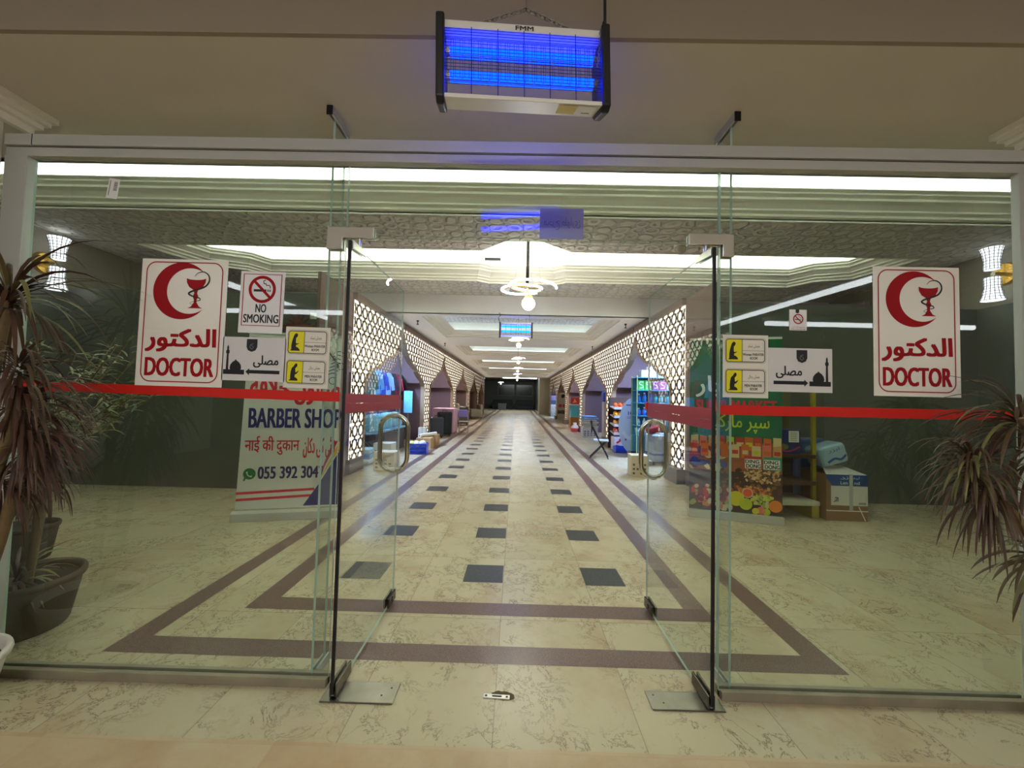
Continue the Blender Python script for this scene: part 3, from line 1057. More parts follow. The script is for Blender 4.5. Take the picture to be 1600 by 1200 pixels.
def mosque_sheet(x0, x1, z0, z1, lab, flip, tilt):
    t, w, h, y = sheet('mosque_direction_sign', lab, x0, x1, z0, z1, mat('grey_paper', rgb(216, 214, 216), 0.5), tilt=tilt)
    y -= 0.0005
    f = -1 if flip else 1
    sil = [(.28, -.72), (.28, -.50), (.40, -.50), (.38, -.42), (.40, -.28), (.46, -.16), (.54, -.08), (.565, -.02), (.59, -.08), (.67, -.16), (.73, -.28), (.75, -.42), (.73, -.50), (.79, -.50), (.80, .22), (.775, .24), (.775, .36), (.80, .40), (.80, .52), (.83, .64), (.86, .52), (.86, .40), (.885, .36), (.885, .24), (.86, .22), (.87, -.50), (.95, -.50), (.95, -.72)]
    MB().flat([(a * w * f, b * h) for a, b in (sil if not flip else sil[::-1])], y).build('mosque_silhouette', M_INK, t, fix=False)
    a0, a1 = (-.84, .24) if not flip else (.84, -.24)
    s = 1 if a1 > a0 else -1
    ar = [(a0, -.66), (a1 - s * .12, -.66), (a1 - s * .12, -.75), (a1, -.58), (a1 - s * .12, -.42), (a1 - s * .12, -.50), (a0, -.50)]
    MB().flat([(a * w, b * h) for a, b in ar], y).build('arrow', M_INK, t, fix=False)
    cx = .05 if not flip else -.08
    sh = [(cx - .17, .92), (cx + .17, .92), (cx + .17, .55), (cx + .12, .40), (cx, .33), (cx - .12, .40), (cx - .17, .55)]
    MB().flat([(a * w, b * h) for a, b in sh], y).build('crest', mat('crest_black', rgb(26, 28, 32), 0.5), t, fix=False)
    MB().stroke([((cx + a) * w, b * h) for a, b in ((0, .45), (.06, .55), (-.02, .62), (.05, .72), (-.04, .66), (-.07, .54), (0, .45))], .003, y - .0003).build('crest_mark', mat('crest_grey', rgb(120, 122, 126), 0.5), t, fix=False)
    bx = (-.76, 0.04) if not flip else (0.0, .78)
    text(arabic('مصلى'), (bx[0] * w, bx[1] * w, -.38 * h, .18 * h), y, M_INK, t, 'arabic_lettering', 0.025)


mosque_sheet(-1.572, -1.233, 1.558, 1.791, 'mosque direction sheet with arrow between doctor and prayer room signs, barber side', True, 0.01)
mosque_sheet(1.323, 1.656, 1.567, 1.798, 'mosque direction sheet with arrow between prayer room and doctor signs, market side', False, 0.0)


def prayer(x0, x1, z0, z1, lab, tilt):
    t, w, h, y = sheet('prayer_room_sign', lab, x0, x1, z0, z1, mat('cream_paper', rgb(228, 224, 212), 0.45), tilt=tilt)
    y -= 0.0005
    for cz, wom in ((h * .50, True), (-h * .48, False)):
        a, b, c, d = -w * .86, w * .84, cz - h * .36, cz + h * .36
        pf = MB().stroke(rrect(a - .005, b + .007, c - .006, d + .006, .018), .0012, y, closed=True)
        pf.stroke(rrect(a, b, c, d, .014), .004, y, closed=True)
        pf.stroke([(-w * .15, (c + d) / 2), (b, (c + d) / 2)], .0015, y)
        pf.stroke([(-w * .15, c), (-w * .15, d)], .003, y)
        pf.build('black_frame', M_INK, t, fix=False)
        MB().flat([(a + .002, c + .002), (-w * .155, c + .002), (-w * .155, d - .002), (a + .002, d - .002)], y + .0002).build('yellow_field', M_YEL, t, fix=False)
        sx, sz, u = -w * .72, c + .012, .088
        if wom:
            f = [(-.06, 0), (-.04, .04), (.0, .08), (0, .35), (.05, .6), (.14, .85), (.2, .98), (.3, 1.06), (.42, 1.05), (.48, .95), (.42, .84), (.34, .78), (.33, .62), (.34, .48), (.42, .43), (.52, .47), (.58, .46), (.46, .38), (.36, .36), (.36, .24), (.5, .2), (.62, .1), (.66, .0)]
        else:
            f = [(-.08, 0), (-.02, .05), (.05, .08), (.04, .3), (.06, .55), (.14, .78), (.26, .86), (.34, .98), (.44, 1.06), (.55, 1.0), (.54, .88), (.46, .8), (.4, .74), (.42, .56), (.46, .5), (.58, .58), (.68, .62), (.6, .5), (.5, .4), (.4, .38), (.38, .22), (.5, .18), (.6, .1), (.62, 0)]
        MB().flat([(sx + p * u * .8, sz + q * u) for p, q in f[::-1]], y - .0003).build('kneeling_figure', M_INK, t, fix=False)
        text(arabic('مصلى نساء' if wom else 'مصلى رجال'), (w * .12, w * .62, cz + h * .08, cz + h * .21), y, M_INK, t, 'arabic_lettering')
        text('Woman PARAYER' if wom else 'MEN PARAYER', (-w * .12, w * .80, cz - h * .16, cz - h * .08) if wom else (-w * .04, w * .72, cz - h * .17, cz - h * .09), y, M_INK, t, 'lettering', .02)
        text('ROOM', (w * .2, w * .52, cz - h * .28, cz - h * .20), y, M_INK, t, 'lettering', .02)


prayer(-1.238, -0.999, 1.526, 1.852, 'white sheet with two yellow prayer room panels, barber banner side', 0.014)
prayer(1.085, 1.322, 1.531, 1.862, 'white sheet with two yellow prayer room panels, market banner side', 0.0)

t, w, h, y = sheet('barcode_sticker', 'small white barcode sticker peeling high on the glass', -2.25, -2.19, 2.533, 2.642, M_PAPER, 'sticker', tilt=0.13)
mb = MB()
random.seed(5)
z = h * .7
while z > -h * .2:
    q = 0.0012 + 0.002 * random.random()
    mb.flat([(w * .1, z), (w * .75, z), (w * .75, z - q), (w * .1, z - q)], y - .0004)
    z -= q + 0.0025
mb.build('barcode', M_INK, t, fix=False)
mb = MB()
for z in (.8, .55, .3, .05, -.2, -.45):
    mb.flat([(-w * .7, z * h), (-w * .55, z * h), (-w * .55, z * h - .016), (-w * .7, z * h - .016)], y - .0004)
mb.build('small_print', mat('print_grey', rgb(120, 118, 116), .6), t, fix=False)

ex = thing('exit_film', 'bluish film with reversed emergency exit lettering on the glass transom', 'sign', (0.223, FY - 0.001, 2.44))
MB().box(-.117, .117, -.0012, 0, -.083, .083).build('film', mat('blue_film', rgb(128, 130, 146), 0.35), ex)
text(arabic('مخرج طوارئ'), (-.095, .1, -.035, .035), -.0018, mat('film_print', rgb(96, 98, 128), 0.5), ex, 'arabic_lettering', 0.0, mirror=True)

# ------------------------------------------------------------------ insect killer lamp under the soffit edge
UV = emission('uv_far', (0.0005, 0.05, 1.0, 1), 6.0)
UVC = emission('uv_core', (0.0005, 0.016, 1.0, 1), 5.2)


def zapper(label, loc, rot, full):
    z = thing('insect_killer', label, 'insect killer', loc, rot)
    W = 0.315
    M_ZW = mat('zapper_white', rgb(226, 224, 222), 0.35)
    MB().box(-W + .02, W - .02, -.055, .055, .116, .146).build('top_bar', M_ZW, z, bevel=0.004)
    MB().prism([(-.064, -.148), (-.064, -.132), (.05, -.088), (.057, -.102)], -W + .02, W - .02, 'x').build('catch_tray', M_ZW, z, bevel=0.003)
    for s in (-1, 1):
        MB().prism([(-.078, .153), (.066, .153), (.066, -.10), (.045, -.125), (-.05, -.165), (-.078, -.155)], s * W - .03 * (s > 0), s * W + .03 * (s < 0), 'x').build('end_cap', M_BLACKP, z, bevel=0.006)
    for q in (.074, -.018):
        MB().cyl((-W + .045, 0, q), (W - .045, 0, q), .019, n=16).build('uv_tube', UVC if full else UV, z)
        for s in (-1, 1):
            MB().cyl((s * (W - .045), 0, q), (s * (W - .022), 0, q), .0195, n=12).build('tube_holder', M_CHROME, z)
    if full:
        MB().box(-W + .03, W - .03, .050, .054, .104, .116).build('reflector', mat('blue_lit_plate', rgb(150, 150, 170), 0.3), z)
        mb = MB()
        for i in range(33):
            x = -W + .05 + (2 * W - .10) * i / 32
            mb.tube([(x, -.03, .095), (x, -.03, -.045), (x + .0095, -.03, -.051), (x + .0095, -.03, .095)] if i % 2 == 0 else [(x, -.03, .095), (x, -.03, -.045)], .0011, 4)
        for q in (.10, .038, .030, .022, -.055, -.062):
            mb.tube([(-W + .03, -.03, q), (W - .03, -.03, q)], .0013, 4)
        mb.build('killing_grid', mat('grid_wire', rgb(90, 90, 100), 0.35, 0.8), z)
        mb = MB()
        for i in range(1, 6):
            x = -W + .03 + (2 * W - .06) * i / 6
            mb.tube([(x, -.058, .118), (x, -.058, -.134)], .0016, 5)
        for q in [.112 - .0105 * k for k in range(6)] + [.046 - .0125 * k for k in range(12)]:
            mb.tube([(-W + .02, -.056, q), (W - .02, -.056, q)], .0010, 4)
        mb.build('guard', M_BLACKP, z)
        text('FMM', (-.03, .035, .122, .138), -.0561, M_INK, z, 'lettering', .03)
        # rating label under the tray (faces the viewer and the floor)
        lb = MB()
        def tr(x, s):      # s runs down the sloping underside
            return (x, -.058 + .11 * s, -.1480 + .0418 * s)
        lb.add([tr(.13, .05), tr(.20, .05), tr(.20, .8), tr(.13, .8)], [(0, 1, 2, 3)], 0)
        lb.add([tr(.20, .05), tr(.27, .05), tr(.27, .8), tr(.20, .8)], [(0, 1, 2, 3)], 1)
        lb.add([(.225, -.058 + .066, -.1237), (.258, -.058 + .066, -.1237), (.258, -.058 + .074, -.1207), (.225, -.058 + .074, -.1207)], [(0, 1, 2, 3)], 2)
        lb.build('rating_label', [mat('label_yellow', rgb(206, 186, 60), .5), M_PAPER, M_INK], z, fix=False)
    else:
        mb = MB()
        for i in range(1, 6):
            x = -W + .03 + (2 * W - .06) * i / 6
            mb.tube([(x, -.058, .118), (x, -.058, -.1)], .003, 4)
        mb.build('guard', M_BLACKP, z)
    return z


def chain(mb, a, b, sag, link=.026, r=.0022):
    a, b = Vector(a), Vector(b)
    L = (b - a).length
    n = max(4, int(L / (link * .72)))
    for i in range(n):
        t = (i + .5) / n
        c = a.lerp(b, t) + Vector((0, 0, -sag * 4 * t * (1 - t)))
        d = (b - a).normalized()
        s = d.cross(Vector((0, 1, 0))).normalized() if i % 2 else Vector((0, 1, 0))
        mb.tube([c + d * (link / 2 * math.cos(q)) + s * (link / 3.4 * math.sin(q)) for q in [2 * PI * k / 8 for k in range(8)]], r, 4, True)


z = zapper('blue glowing insect killer hanging from a chain above the glass front', (-0.004, 1.405, 2.715), (0, -0.028, 0.09), True)
mb = MB()
chain(mb, (-.26, .0, .150), (.015, .0, .262), .0)
chain(mb, (.015, .0, .262), (.285, .0, .150), .0)
mb.tube([(.015, .0, .262), (.015, .0, 1.03)], .0022, 6)
mb.build('hanging_chain', mat('chain_steel', rgb(150, 146, 140), .35, .9), z)
mb = MB()
chain(mb, (.285, -.062, .145), (.272, -.062, .0), .0, .016, .0013)
mb.build('pull_chain', MATS['chain_steel'], z)
mb = MB().tube(smooth2([(.285, .0, .150), (.305, .0, .195), (.318, .0, .235), (.322, .0, .29), (.322, .0, 1.0)], 5), .006, 8)
mb.build('power_cord', M_BLACKP, z)
z2 = zapper('second insect killer hanging under the far lobby beam', (-0.035, 8.80, 3.06), (0, 0.0, 0.0), False)
z2.scale = (1.22, 1.22, 1.15)
MB().tube([(-.31, 0, .165), (-.34, 0.02, .25), (-.30, .05, .31), (-.33, .09, .38)], .005, 6).build('power_cord', M_BLACKP, z2)
MB().tube([(.25, 0, .162), (.25, .06, .30), (.25, .105, .36)], .004, 6).build('hanging_bracket', M_STEEL, z2)

# ------------------------------------------------------------------ lit lattice screens of the arcade
M_LATTICE = mat('bronze_lattice', rgb(74, 56, 42), 0.55, 0.0)
M_TRIM = mat('taupe_trim', rgb(150, 128, 106), 0.5)
M_PLINTH = mat('brown_plinth', rgb(96, 78, 70), 0.45)
GLOW = emission('backlit_panel', (1.0, 0.88, 0.68, 1), ARCH_GLOW)
OUTL = [(1.0, 3.16), (.97, 2.93), (.93, 2.80), (.86, 2.64), (.76, 2.50), (.66, 2.41), (.57, 2.36), (.52, 2.33), (.50, 2.26), (.45, 2.20), (.39, 2.12), (.33, 2.07), (.26, 2.04), (.24, 1.98), (.20, 1.90), (.16, 1.83), (.145, 1.72)]


def zlow(u, half):
    a = abs(u) / half
    if a <= .145:
        return 0.27
    for (p, zp), (q, zq) in zip(OUTL, OUTL[1:]):
        if q <= a <= p:
            return zq + (zp - zq) * (a - q) / max(p - q, 1e-6)
    return 3.16


ZT = 3.30


def arch_screen(pit, u0, u1, side, loc, label, group):
    """u runs along the corridor; the lit face looks into the corridor (towards -side in x)."""
    half = pit / 2 - .035
    t = thing('arch_screen', label, 'lattice screen', loc, (0, 0, 0), group)
    sx = -side

    def P(u, z, d):
        return (sx * d, u, z)
    us = sorted(set([u0, u1] + [k * half for k, _ in OUTL if u0 <= k * half <= u1] + [-k * half for k, _ in OUTL if u0 <= -k * half <= u1] + [k * half - 1e-3 for k in (.145,) if u0 <= k * half - 1e-3 <= u1] + [-k * half + 1e-3 for k in (.145,) if u0 <= -k * half + 1e-3 <= u1]))
    mb = MB()
    for a, b in zip(us, us[1:]):
        mb.add([P(a, zlow(a + 1e-5, half), 0), P(b, zlow(b - 1e-5, half), 0), P(b, ZT, 0), P(a, ZT, 0)], [(0, 1, 2, 3)])
    mb.build('backlit_panel', GLOW, t, fix=False)
    # pierced pattern: eight-pointed stars and crosses
    mb = MB()
    a = 0.28
    R = a / 2
    seen = set()

    def seg(p, q, w=.0075):
        k = 6
        run = None
        for i in range(k + 1):
            inside = False
            if i < k:
                m = (i + .5) / k
                u, zz = p[0] + (q[0] - p[0]) * m, p[1] + (q[1] - p[1]) * m
                inside = u0 < u < u1 and zlow(u, half) + .01 < zz < ZT
            if inside and run is None:
                run = i
            if not inside and run is not None:
                A = Vector((p[0] + (q[0] - p[0]) * run / k, p[1] + (q[1] - p[1]) * run / k))
                B = Vector((p[0] + (q[0] - p[0]) * i / k, p[1] + (q[1] - p[1]) * i / k))
                d = (B - A).normalized() * .004
                nn = Vector((-d.y, d.x)).normalized() * w
                A -= d
                B += d
                c = [A + nn, A - nn, B - nn, B + nn]
                vs = [P(v.x, v.y, .002) for v in c] + [P(v.x, v.y, .020) for v in c]
                mb.add(vs, [(4, 5, 6, 7), (0, 1, 5, 4), (1, 2, 6, 5), (2, 3, 7, 6), (3, 0, 4, 7)])
                run = None
    i0, i1 = int(u0 / a) - 2, int(u1 / a) + 2
    for i in range(i0, i1 + 1):
        for j in range(0, 14):
            c = (i * a, .27 + j * a * .93)
            pts = [(c[0] + R * math.cos(PI * k / 4), c[1] + R * .93 * math.sin(PI * k / 4)) for k in range(8)]
            for k in range(8):
                seg(pts[k], pts[(k + 2) % 8])
    mb.build('lattice', M_LATTICE, t)
    # moulded edge following the arch
    path = [(k * half, z) for k, z in OUTL]
    sides = []
    if u1 >= half - 1e-3:
        sides.append(1)
    if u0 <= -half + 1e-3:
        sides.append(-1)
    for sgn in (1, -1):
        mb = MB()
        pp = [(sgn * u, z) for u, z in path] + [(sgn * .145 * half, .27)]
        pp = [(u, z) for u, z in pp if u0 - 1e-6 <= u <= u1 + 1e-6]
        if len(pp) < 3:
            continue
        for (ua, za), (ub, zb) in zip(pp, pp[1:]):
            d = Vector((ub - ua, zb - za))
            nn = Vector((-d.y, d.x)).normalized() * .028
            q = [(ua + nn.x, za + nn.y), (ua - nn.x, za - nn.y), (ub - nn.x, zb - nn.y), (ub + nn.x, zb + nn.y)]
            mb.add([P(u, z, -.10) for u, z in q] + [P(u, z, .035) for u, z in q], [(4, 5, 6, 7), (0, 1, 5, 4), (1, 2, 6, 5), (2, 3, 7, 6), (3, 0, 4, 7)])
        mb.build('arch_edge', M_TRIM, t)
    MB().box(-.06, .06, u0, u1, ZT, ZT + .13).build('top_rail', M_BROWN, t)
    w0, w1 = max(u0, -.145 * half), .145 * half
    MB().box(-.14, .03, w0, w1, 0, .27).build('plinth', M_PLINTH, t)
    return t


for s in (-1, 1):
    pit, p0 = PITCH[s], P0[s]
    half = pit / 2 - .035
    names = {-1: ['nearest the doors, beside the hung clothes', 'between the blue crate and the black suitcases', 'behind the folding chair with purple back', 'just before the far white armchair', 'just beyond the far white armchair', 'at the far end of the suitcase side'],
             1: ['nearest the doors, beside the glass showcase', 'behind the black folding stool', 'beside the aquarium counter', 'beside the beige barber banner', 'beyond the beige barber banner', 'next to the beige far pillar']}[s]
    for k in range(NB[s] + 1):
        X = -3.10 if s < 0 else 3.10
        lab = 'lit lattice arch screen ' + names[k]
        if k == 0:
            arch_screen(pit, -.22, half, s, (X, p0, 0), lab, 'lattice arch screens along the arcade')
        elif k == 1:
            base = arch_screen(pit, -half, half, s, (X, p0 + pit, 0), lab, 'lattice arch screens along the arcade')
        elif k < NB[s]:
            copy_thing(base, (X, p0 + pit * k, 0), label=lab)
        else:
            arch_screen(pit, -half, .42, s, (X, p0 + pit * k, 0), lab, 'lattice arch screens along the arcade')

# ------------------------------------------------------------------ chandeliers
WARM = emission('warm_ribbon', (1.0, 0.96, 0.87, 1), CHAND)
GLOBE = emission('lamp_globe', (1.0, 0.96, 0.87, 1), CHAND * 1.1)
WARM_F = emission('ribbon_far', (1.0, 0.98, 0.96, 1), CHAND_FAR)


def chandelier(label, loc, sc, drop, big, group=None):
    """loc is the centre of the ribbon; drop is the height up to the ceiling."""
    t = thing('ribbon_chandelier', label, 'chandelier', loc, (0, 0, 0), group)
    em = WARM if big else WARM_F
    pts = []
    n = 90
    for i in range(n + 1):
        q = i / n
        a = .12 - q * 4 * PI * .93
        r = .64 - .42 * math.sin(min(1, q / .42) * PI / 2) if q < .42 else .22 + .26 * math.sin((q - .42) / .58 * PI / 2) ** .8
        pts.append((r * math.cos(a) * sc - .05 * sc, r * .9 * math.sin(a) * sc, (.05 * math.cos(a * .5 + 1) - .02) * sc))
    MB().tube(pts, .021 * sc, 8).build('light_ribbon', em, t)
    MB().tube([(x, y, z - .03 * sc) for x, y, z in pts[20:70]], .012 * sc, 6).build('gold_backing', mat('lamp_gold', rgb(206, 160, 70), .25, 1.0), t)
    if big:
        MB().box(-.028, .028, -.012, .012, .04, drop - .02).build('pendant_rod', mat('rod_black', rgb(40, 36, 34), .2, .8), t)
        MB().lathe([(0.001, drop), (.22, drop), (.22, drop - .03), (.05, drop - .05), (.001, drop - .05)], (0, 0, 0), 24).build('ceiling_rose', mat('rose_gold', rgb(196, 150, 84), .3, .9), t)
        mb = MB()
        for x, y in ((-.24, .1), (.26, .1), (.06, -.25)):
            mb.tube([(x, y, 0.02), (x * .55, y * .55, drop - .03)], .0022, 4)
        mb.build('suspension_wire', M_STEEL, t)
    else:
        MB().cyl((0, 0, 0), (0, 0, drop), .008, n=6).build('pendant_rod', M_STEEL, t)
    b = MB().ball((.03 * sc, 0, -.34 * sc), .13 * sc, 9).build('lamp_globe', GLOBE if big else WARM_F, t)
    mb = MB()
    for i in range(8):
        a = PI * i / 4
        mb.tube([(.03 * sc + .118 * sc * math.cos(a), .118 * sc * math.sin(a), -.30 * sc), (.03 * sc + .07 * sc * math.cos(a + .5), .07 * sc * math.sin(a + .5), -.20 * sc), (.03 * sc, 0, -.16 * sc)], .012 * sc, 5)
    mb.cyl((.03 * sc, 0, -.20 * sc), (.01, 0, -.03 * sc), .02 * sc, n=8)
    mb.build('globe_cage', mat('lamp_gold', rgb(206, 160, 70), .25, 1.0), t)
    return t


chandelier('large looped ribbon chandelier with globe in the lobby ceiling tray', (0.16, 6.95, 3.54), .92, 1.14, True)
first = chandelier('small looped chandelier with globe in the arcade, nearest behind the far insect killer', (0.03, 11.0, 3.20), .52, .76, False, 'small chandeliers along the arcade')
for i, (y, lab) in enumerate(((16.3, 'second small looped chandelier along the arcade from the lobby'), (21.6, 'third small looped chandelier along the arcade from the lobby'),
                              (26.9, 'fourth small looped chandelier along the arcade from the lobby'), (32.2, 'fifth small looped chandelier along the arcade from the lobby'))):
    copy_thing(first, (0.05, y, 3.20), label=lab)
copy_thing(first, (-1.7, 42.0, 3.2), label='small looped chandelier off to the side in the dark far room')

# wall sconces
SC_GLOW = emission('sconce_glow', (0.92, 0.95, 1.0, 1), 0.85)
for s, X, zc, lab in ((-1, -7.25, 3.385, 'crystal wall sconce shining up and down beside the long-leaved plant'), (1, 7.25, 3.52, 'crystal wall sconce shining up and down on the doctor sign wall, market side')):
    t = thing('wall_sconce', lab, 'wall lamp', (X, 5.72, zc), (0, 0, 0))
    i = -s
    mb = MB().cyl((0, 0, 0), (i * .05, 0, 0), .17, .15, n=20)
    mb.build('backplate', mat('lamp_gold', rgb(206, 160, 70), .25, 1.0), t)
    MB().cyl((i * .04, 0, 0), (i * .2, 0, 0), .03, n=10).build('arm', M_STEEL, t)
    for q, nm in ((1, 'up'), (-1, 'down')):
        sh = MB().lathe([(.085, q * .06), (.082, q * .2), (.10, q * .32), (.125, q * .40)], (i * .21, 0, 0), 16)
        sh.build('crystal_shade', SC_GLOW, t, fix=False)
        mb = MB()
        for k in range(9):
            f = k / 8
            r_ = .086 + .042 * max(0, f - .35) / .65
            mb.tube([(i * .21 + r_ * math.cos(a), r_ * math.sin(a), q * (.06 + .34 * f)) for a in [2 * PI * m / 16 for m in range(16)]], .004, 4, True)
        for m in range(14):
            a = 2 * PI * m / 14
            mb.tube([(i * .21 + r_ * math.cos(a), r_ * math.sin(a), q * z_) for r_, z_ in ((.087, .06), (.085, .2), (.103, .32), (.128, .40))], .004, 4)
        mb.build('bead_strings', mat('crystal_beads', rgb(120, 122, 126), .2), t)

# ------------------------------------------------------------------ fluorescent battens in the hall (behind the viewer, mirrored in the glass)
for a, b, lab in (((-6.1, -2.02, 2.80), (-1.4, -2.02, 2.80), 'long ceiling batten light in the hall behind the viewer, on the plant side'), ((3.9, -2.02, 2.78), (7.2, -2.02, 2.78), 'long ceiling batten light in the hall behind the viewer, on the market side'),
                  ((-4.1, -0.3, 2.98), (-3.75, -3.4, 2.98), 'batten light running along the hall on the barber side'), ((4.1, -0.3, 2.98), (3.75, -3.4, 2.98), 'batten light running along the hall on the market side')):
    c = (Vector(a) + Vector(b)) / 2
    d = Vector(b) - Vector(a)
    t = thing('batten_lamp', lab, 'ceiling lamp', c, (0, 0, math.atan2(d.y, d.x)))
    L = d.length / 2
    MB().box(-L, L, -.05, .05, .03, .09).build('housing', M_ALU, t)
    MB().cyl((-L + .03, 0, 0), (L - .03, 0, 0), .038, n=10).build('tube', TUBE, t)
    mb = MB()
    for x in (-L * .7, L * .7):
        mb.cyl((x, 0, .09), (x, 0, 3.75 - c.z), .006, n=6)
    mb.build('hanger', M_STEEL, t)

t = thing('panel_lamp', 'large flat ceiling panel lamp in the hall behind the viewer', 'ceiling lamp', (0.06, -3.4, 3.748))  # unseen panel added to brighten hall and signs, placed clear of the glass reflections
MB().box(-1.25, 1.25, -.35, .35, -.06, 0).build('housing', M_ALU, t)
MB().box(-1.21, 1.21, -.31, .31, -.066, -.06).build('diffuser', emission('hall_panel', (0.95, 0.98, 0.97, 1), HALL_FILL), t)

# ------------------------------------------------------------------ barber banner
BW, BH = .55, 2.20
bn = thing('rollup_banner', 'white barber shop roll-up banner standing on the lobby floor', 'banner', (-2.69, 4.60, 0), (0, 0, math.atan2(.27, 1.10)))
LEAN = .0


def bx(u):
    return -BW + u * 2 * BW


M_BW = mat('banner_white', rgb(226, 226, 218), .45)
M_NAVY = mat('print_navy', rgb(44, 42, 118), .45)
M_PRED = mat('print_red', rgb(206, 34, 56), .45)
MB().prism([(-BW, .13), (BW, .13), (BW - .03, BH), (-BW + .06, BH)], 0, .003).build('banner_sheet', M_BW, bn)
MB().prism([(-.06, 0), (.06, 0), (.05, .09), (.0, .115), (-.05, .09)], -BW - .03, BW + .02, 'x').build('base_cassette', mat('banner_base', rgb(196, 194, 184), .4, .3), bn, bevel=.004)
MB().box(-BW + .05, BW - .02, -.006, .012, BH - .01, BH + .02).build('top_bar', M_ALU, bn)
MB().cyl((0, .03, .1), (0, .03, BH), .01, n=8).build('support_pole', M_ALU, bn)
y = -.0012
mb = MB()
mb.flat([(-BW, .33), (BW * .52, .36), (BW * .52, .33), (-BW, .30)], y)
mb.flat([(-BW, .255), (BW * .46, .285), (BW * .46, .255), (-BW, .225)], y)
mb.build('red_stripes', M_PRED, bn, fix=False)
MB().flat([(BW * .30, .15), (BW, .15), (BW, .80), (BW * .62, .42)], y - .0003).build('navy_corner', M_NAVY, bn, fix=False)
MB().flat([(BW * .60, .44), (BW, .82), (BW, .92), (BW * .66, .52)], y - .0006).build('yellow_edge', mat('print_yellow', rgb(232, 188, 50), .45), bn, fix=False)
MB().flat([(BW * .68, .58), (BW * .96, .92), (BW * .86, .92), (BW * .64, .56)], y - .0008).build('red_edge', M_PRED, bn, fix=False)
text('BARBER SHOP', (-BW + .10, BW + .0, 1.08, 1.31), y, M_NAVY, bn, 'lettering', .02)
text('नाई की दुकान', (-BW + .07, BW * .18, .76, .98), y, M_PRED, bn, 'hindi_lettering', .012)
text(arabic('نائی کی دکان'), (BW * .26, BW * .90, .72, .97), y, M_PRED, bn, 'urdu_lettering', .01)
text('055 392 3047', (-BW + .22, BW * .70, .48, .62), y, M_NAVY, bn, 'lettering', .025)
text(arabic('صالون حلاقة'), (-BW + .10, BW * .96, 1.36, 1.72), y, M_PRED, bn, 'arabic_lettering', .02)
MB().flat(circ(-BW + .13, .54, .066, 24), y - .0003).build('phone_emblem', mat('print_green', rgb(38, 126, 66), .45), bn, fix=False)
mb = MB().stroke(smooth2([(-BW + .103, .567), (-BW + .108, .535), (-BW + .128, .513), (-BW + .158, .51)], 4), [.02, .018, .014, .012, .011, .011, .011, .011, .012, .014, .018, .02, .02], y - .0006)
mb.build('handset_mark', M_BW, bn, fix=False)
MB().stroke([(-BW + .075, .46), (-BW + .09, .50)], .02, y - .0002).build('emblem_tail', MATS['print_green'], bn, fix=False)
mb = MB()
for k in range(7):
    q = k * .045
    mb.stroke(smooth2([(BW * .78 + q * .25 - .05, 1.73 + q), (BW * .78 + q * .25 + .01, 1.755 + q), (BW * .78 + q * .25 + .06, 1.735 + q)], 4), .010, y - .0003)
mb.stroke(circ(BW * .96, 1.84, .042, 20), .008, y - .0003, closed=True)
mb.stroke(circ(BW * .80, 1.66, .042, 20), .008, y - .0003, closed=True)
mb.stroke([(BW * .92, 1.84), (BW * .78, 1.95), (BW * .72, 2.0)], .012, y - .0003)
mb.build('comb_and_scissors', mat('print_grey_dark', rgb(58, 58, 56), .5), bn, fix=False)

# ------------------------------------------------------------------ supermarket banner
MWD, MH = .535, 2.34
bn = thing('rollup_banner', 'green supermarket roll-up banner with fruit and nut pictures', 'banner', (2.845, 5.03, 0), (0, 0, math.atan2(-.27, .95)))
MG = mat('banner_green', rgb(16, 96, 62), .4)
MB().prism([(-MWD, .10), (MWD, .10), (MWD, MH), (-MWD, MH)], 0, .003).build('banner_sheet', MG, bn)
MB().box(-MWD - .01, MWD + .01, -.05, .05, 0, .10).build('base_cassette', mat('banner_base', rgb(196, 194, 184), .4, .3), bn, bevel=.006)
MB().box(-MWD, MWD, -.006, .012, MH - .008, MH + .02).build('top_bar', M_BW, bn)
MB().cyl((0, .03, .09), (0, .03, MH), .01, n=8).build('support_pole', M_ALU, bn)
y = -.0012
text(arabic('بار'), (-MWD + .08, -MWD + .36, 1.58, 1.86), y, M_BW, bn, 'arabic_lettering', .02)
text('SUPER MARKET', (-MWD + .08, MWD - .06, 1.39, 1.54), y, M_PRED, bn, 'lettering', .02)
text(arabic('سپر مارکیٹ'), (-MWD + .12, MWD - .14, 1.12, 1.36), y, mat('print_lime', rgb(190, 200, 40), .45), bn, 'urdu_lettering', .008)
# the printed picture: a patchwork of goods, nuts and fruit lying flat on the sheet
random.seed(21)
PC = {n_: mat('print_' + n_, rgb(*c), .42) for n_, c in dict(redbag=(186, 52, 44), orangebag=(206, 104, 40), bluebag=(48, 62, 140), cream=(206, 186, 136), nutbrown=(120, 78, 46), darknut=(62, 36, 26), fig=(96, 40, 40), peanut=(196, 150, 92), lemon=(214, 204, 40), lime=(140, 170, 50), grape=(150, 166, 70), orange=(220, 124, 34), pink=(214, 110, 92), mint=(60, 150, 120), deep=(58, 40, 34), wine=(120, 30, 44)).items()}


def patch(x0, x1, z0, z1, m, name, yy):
    MB().flat([(x0, z0), (x1, z0), (x1, z1), (x0, z1)], yy).build(name, m, bn, fix=False)


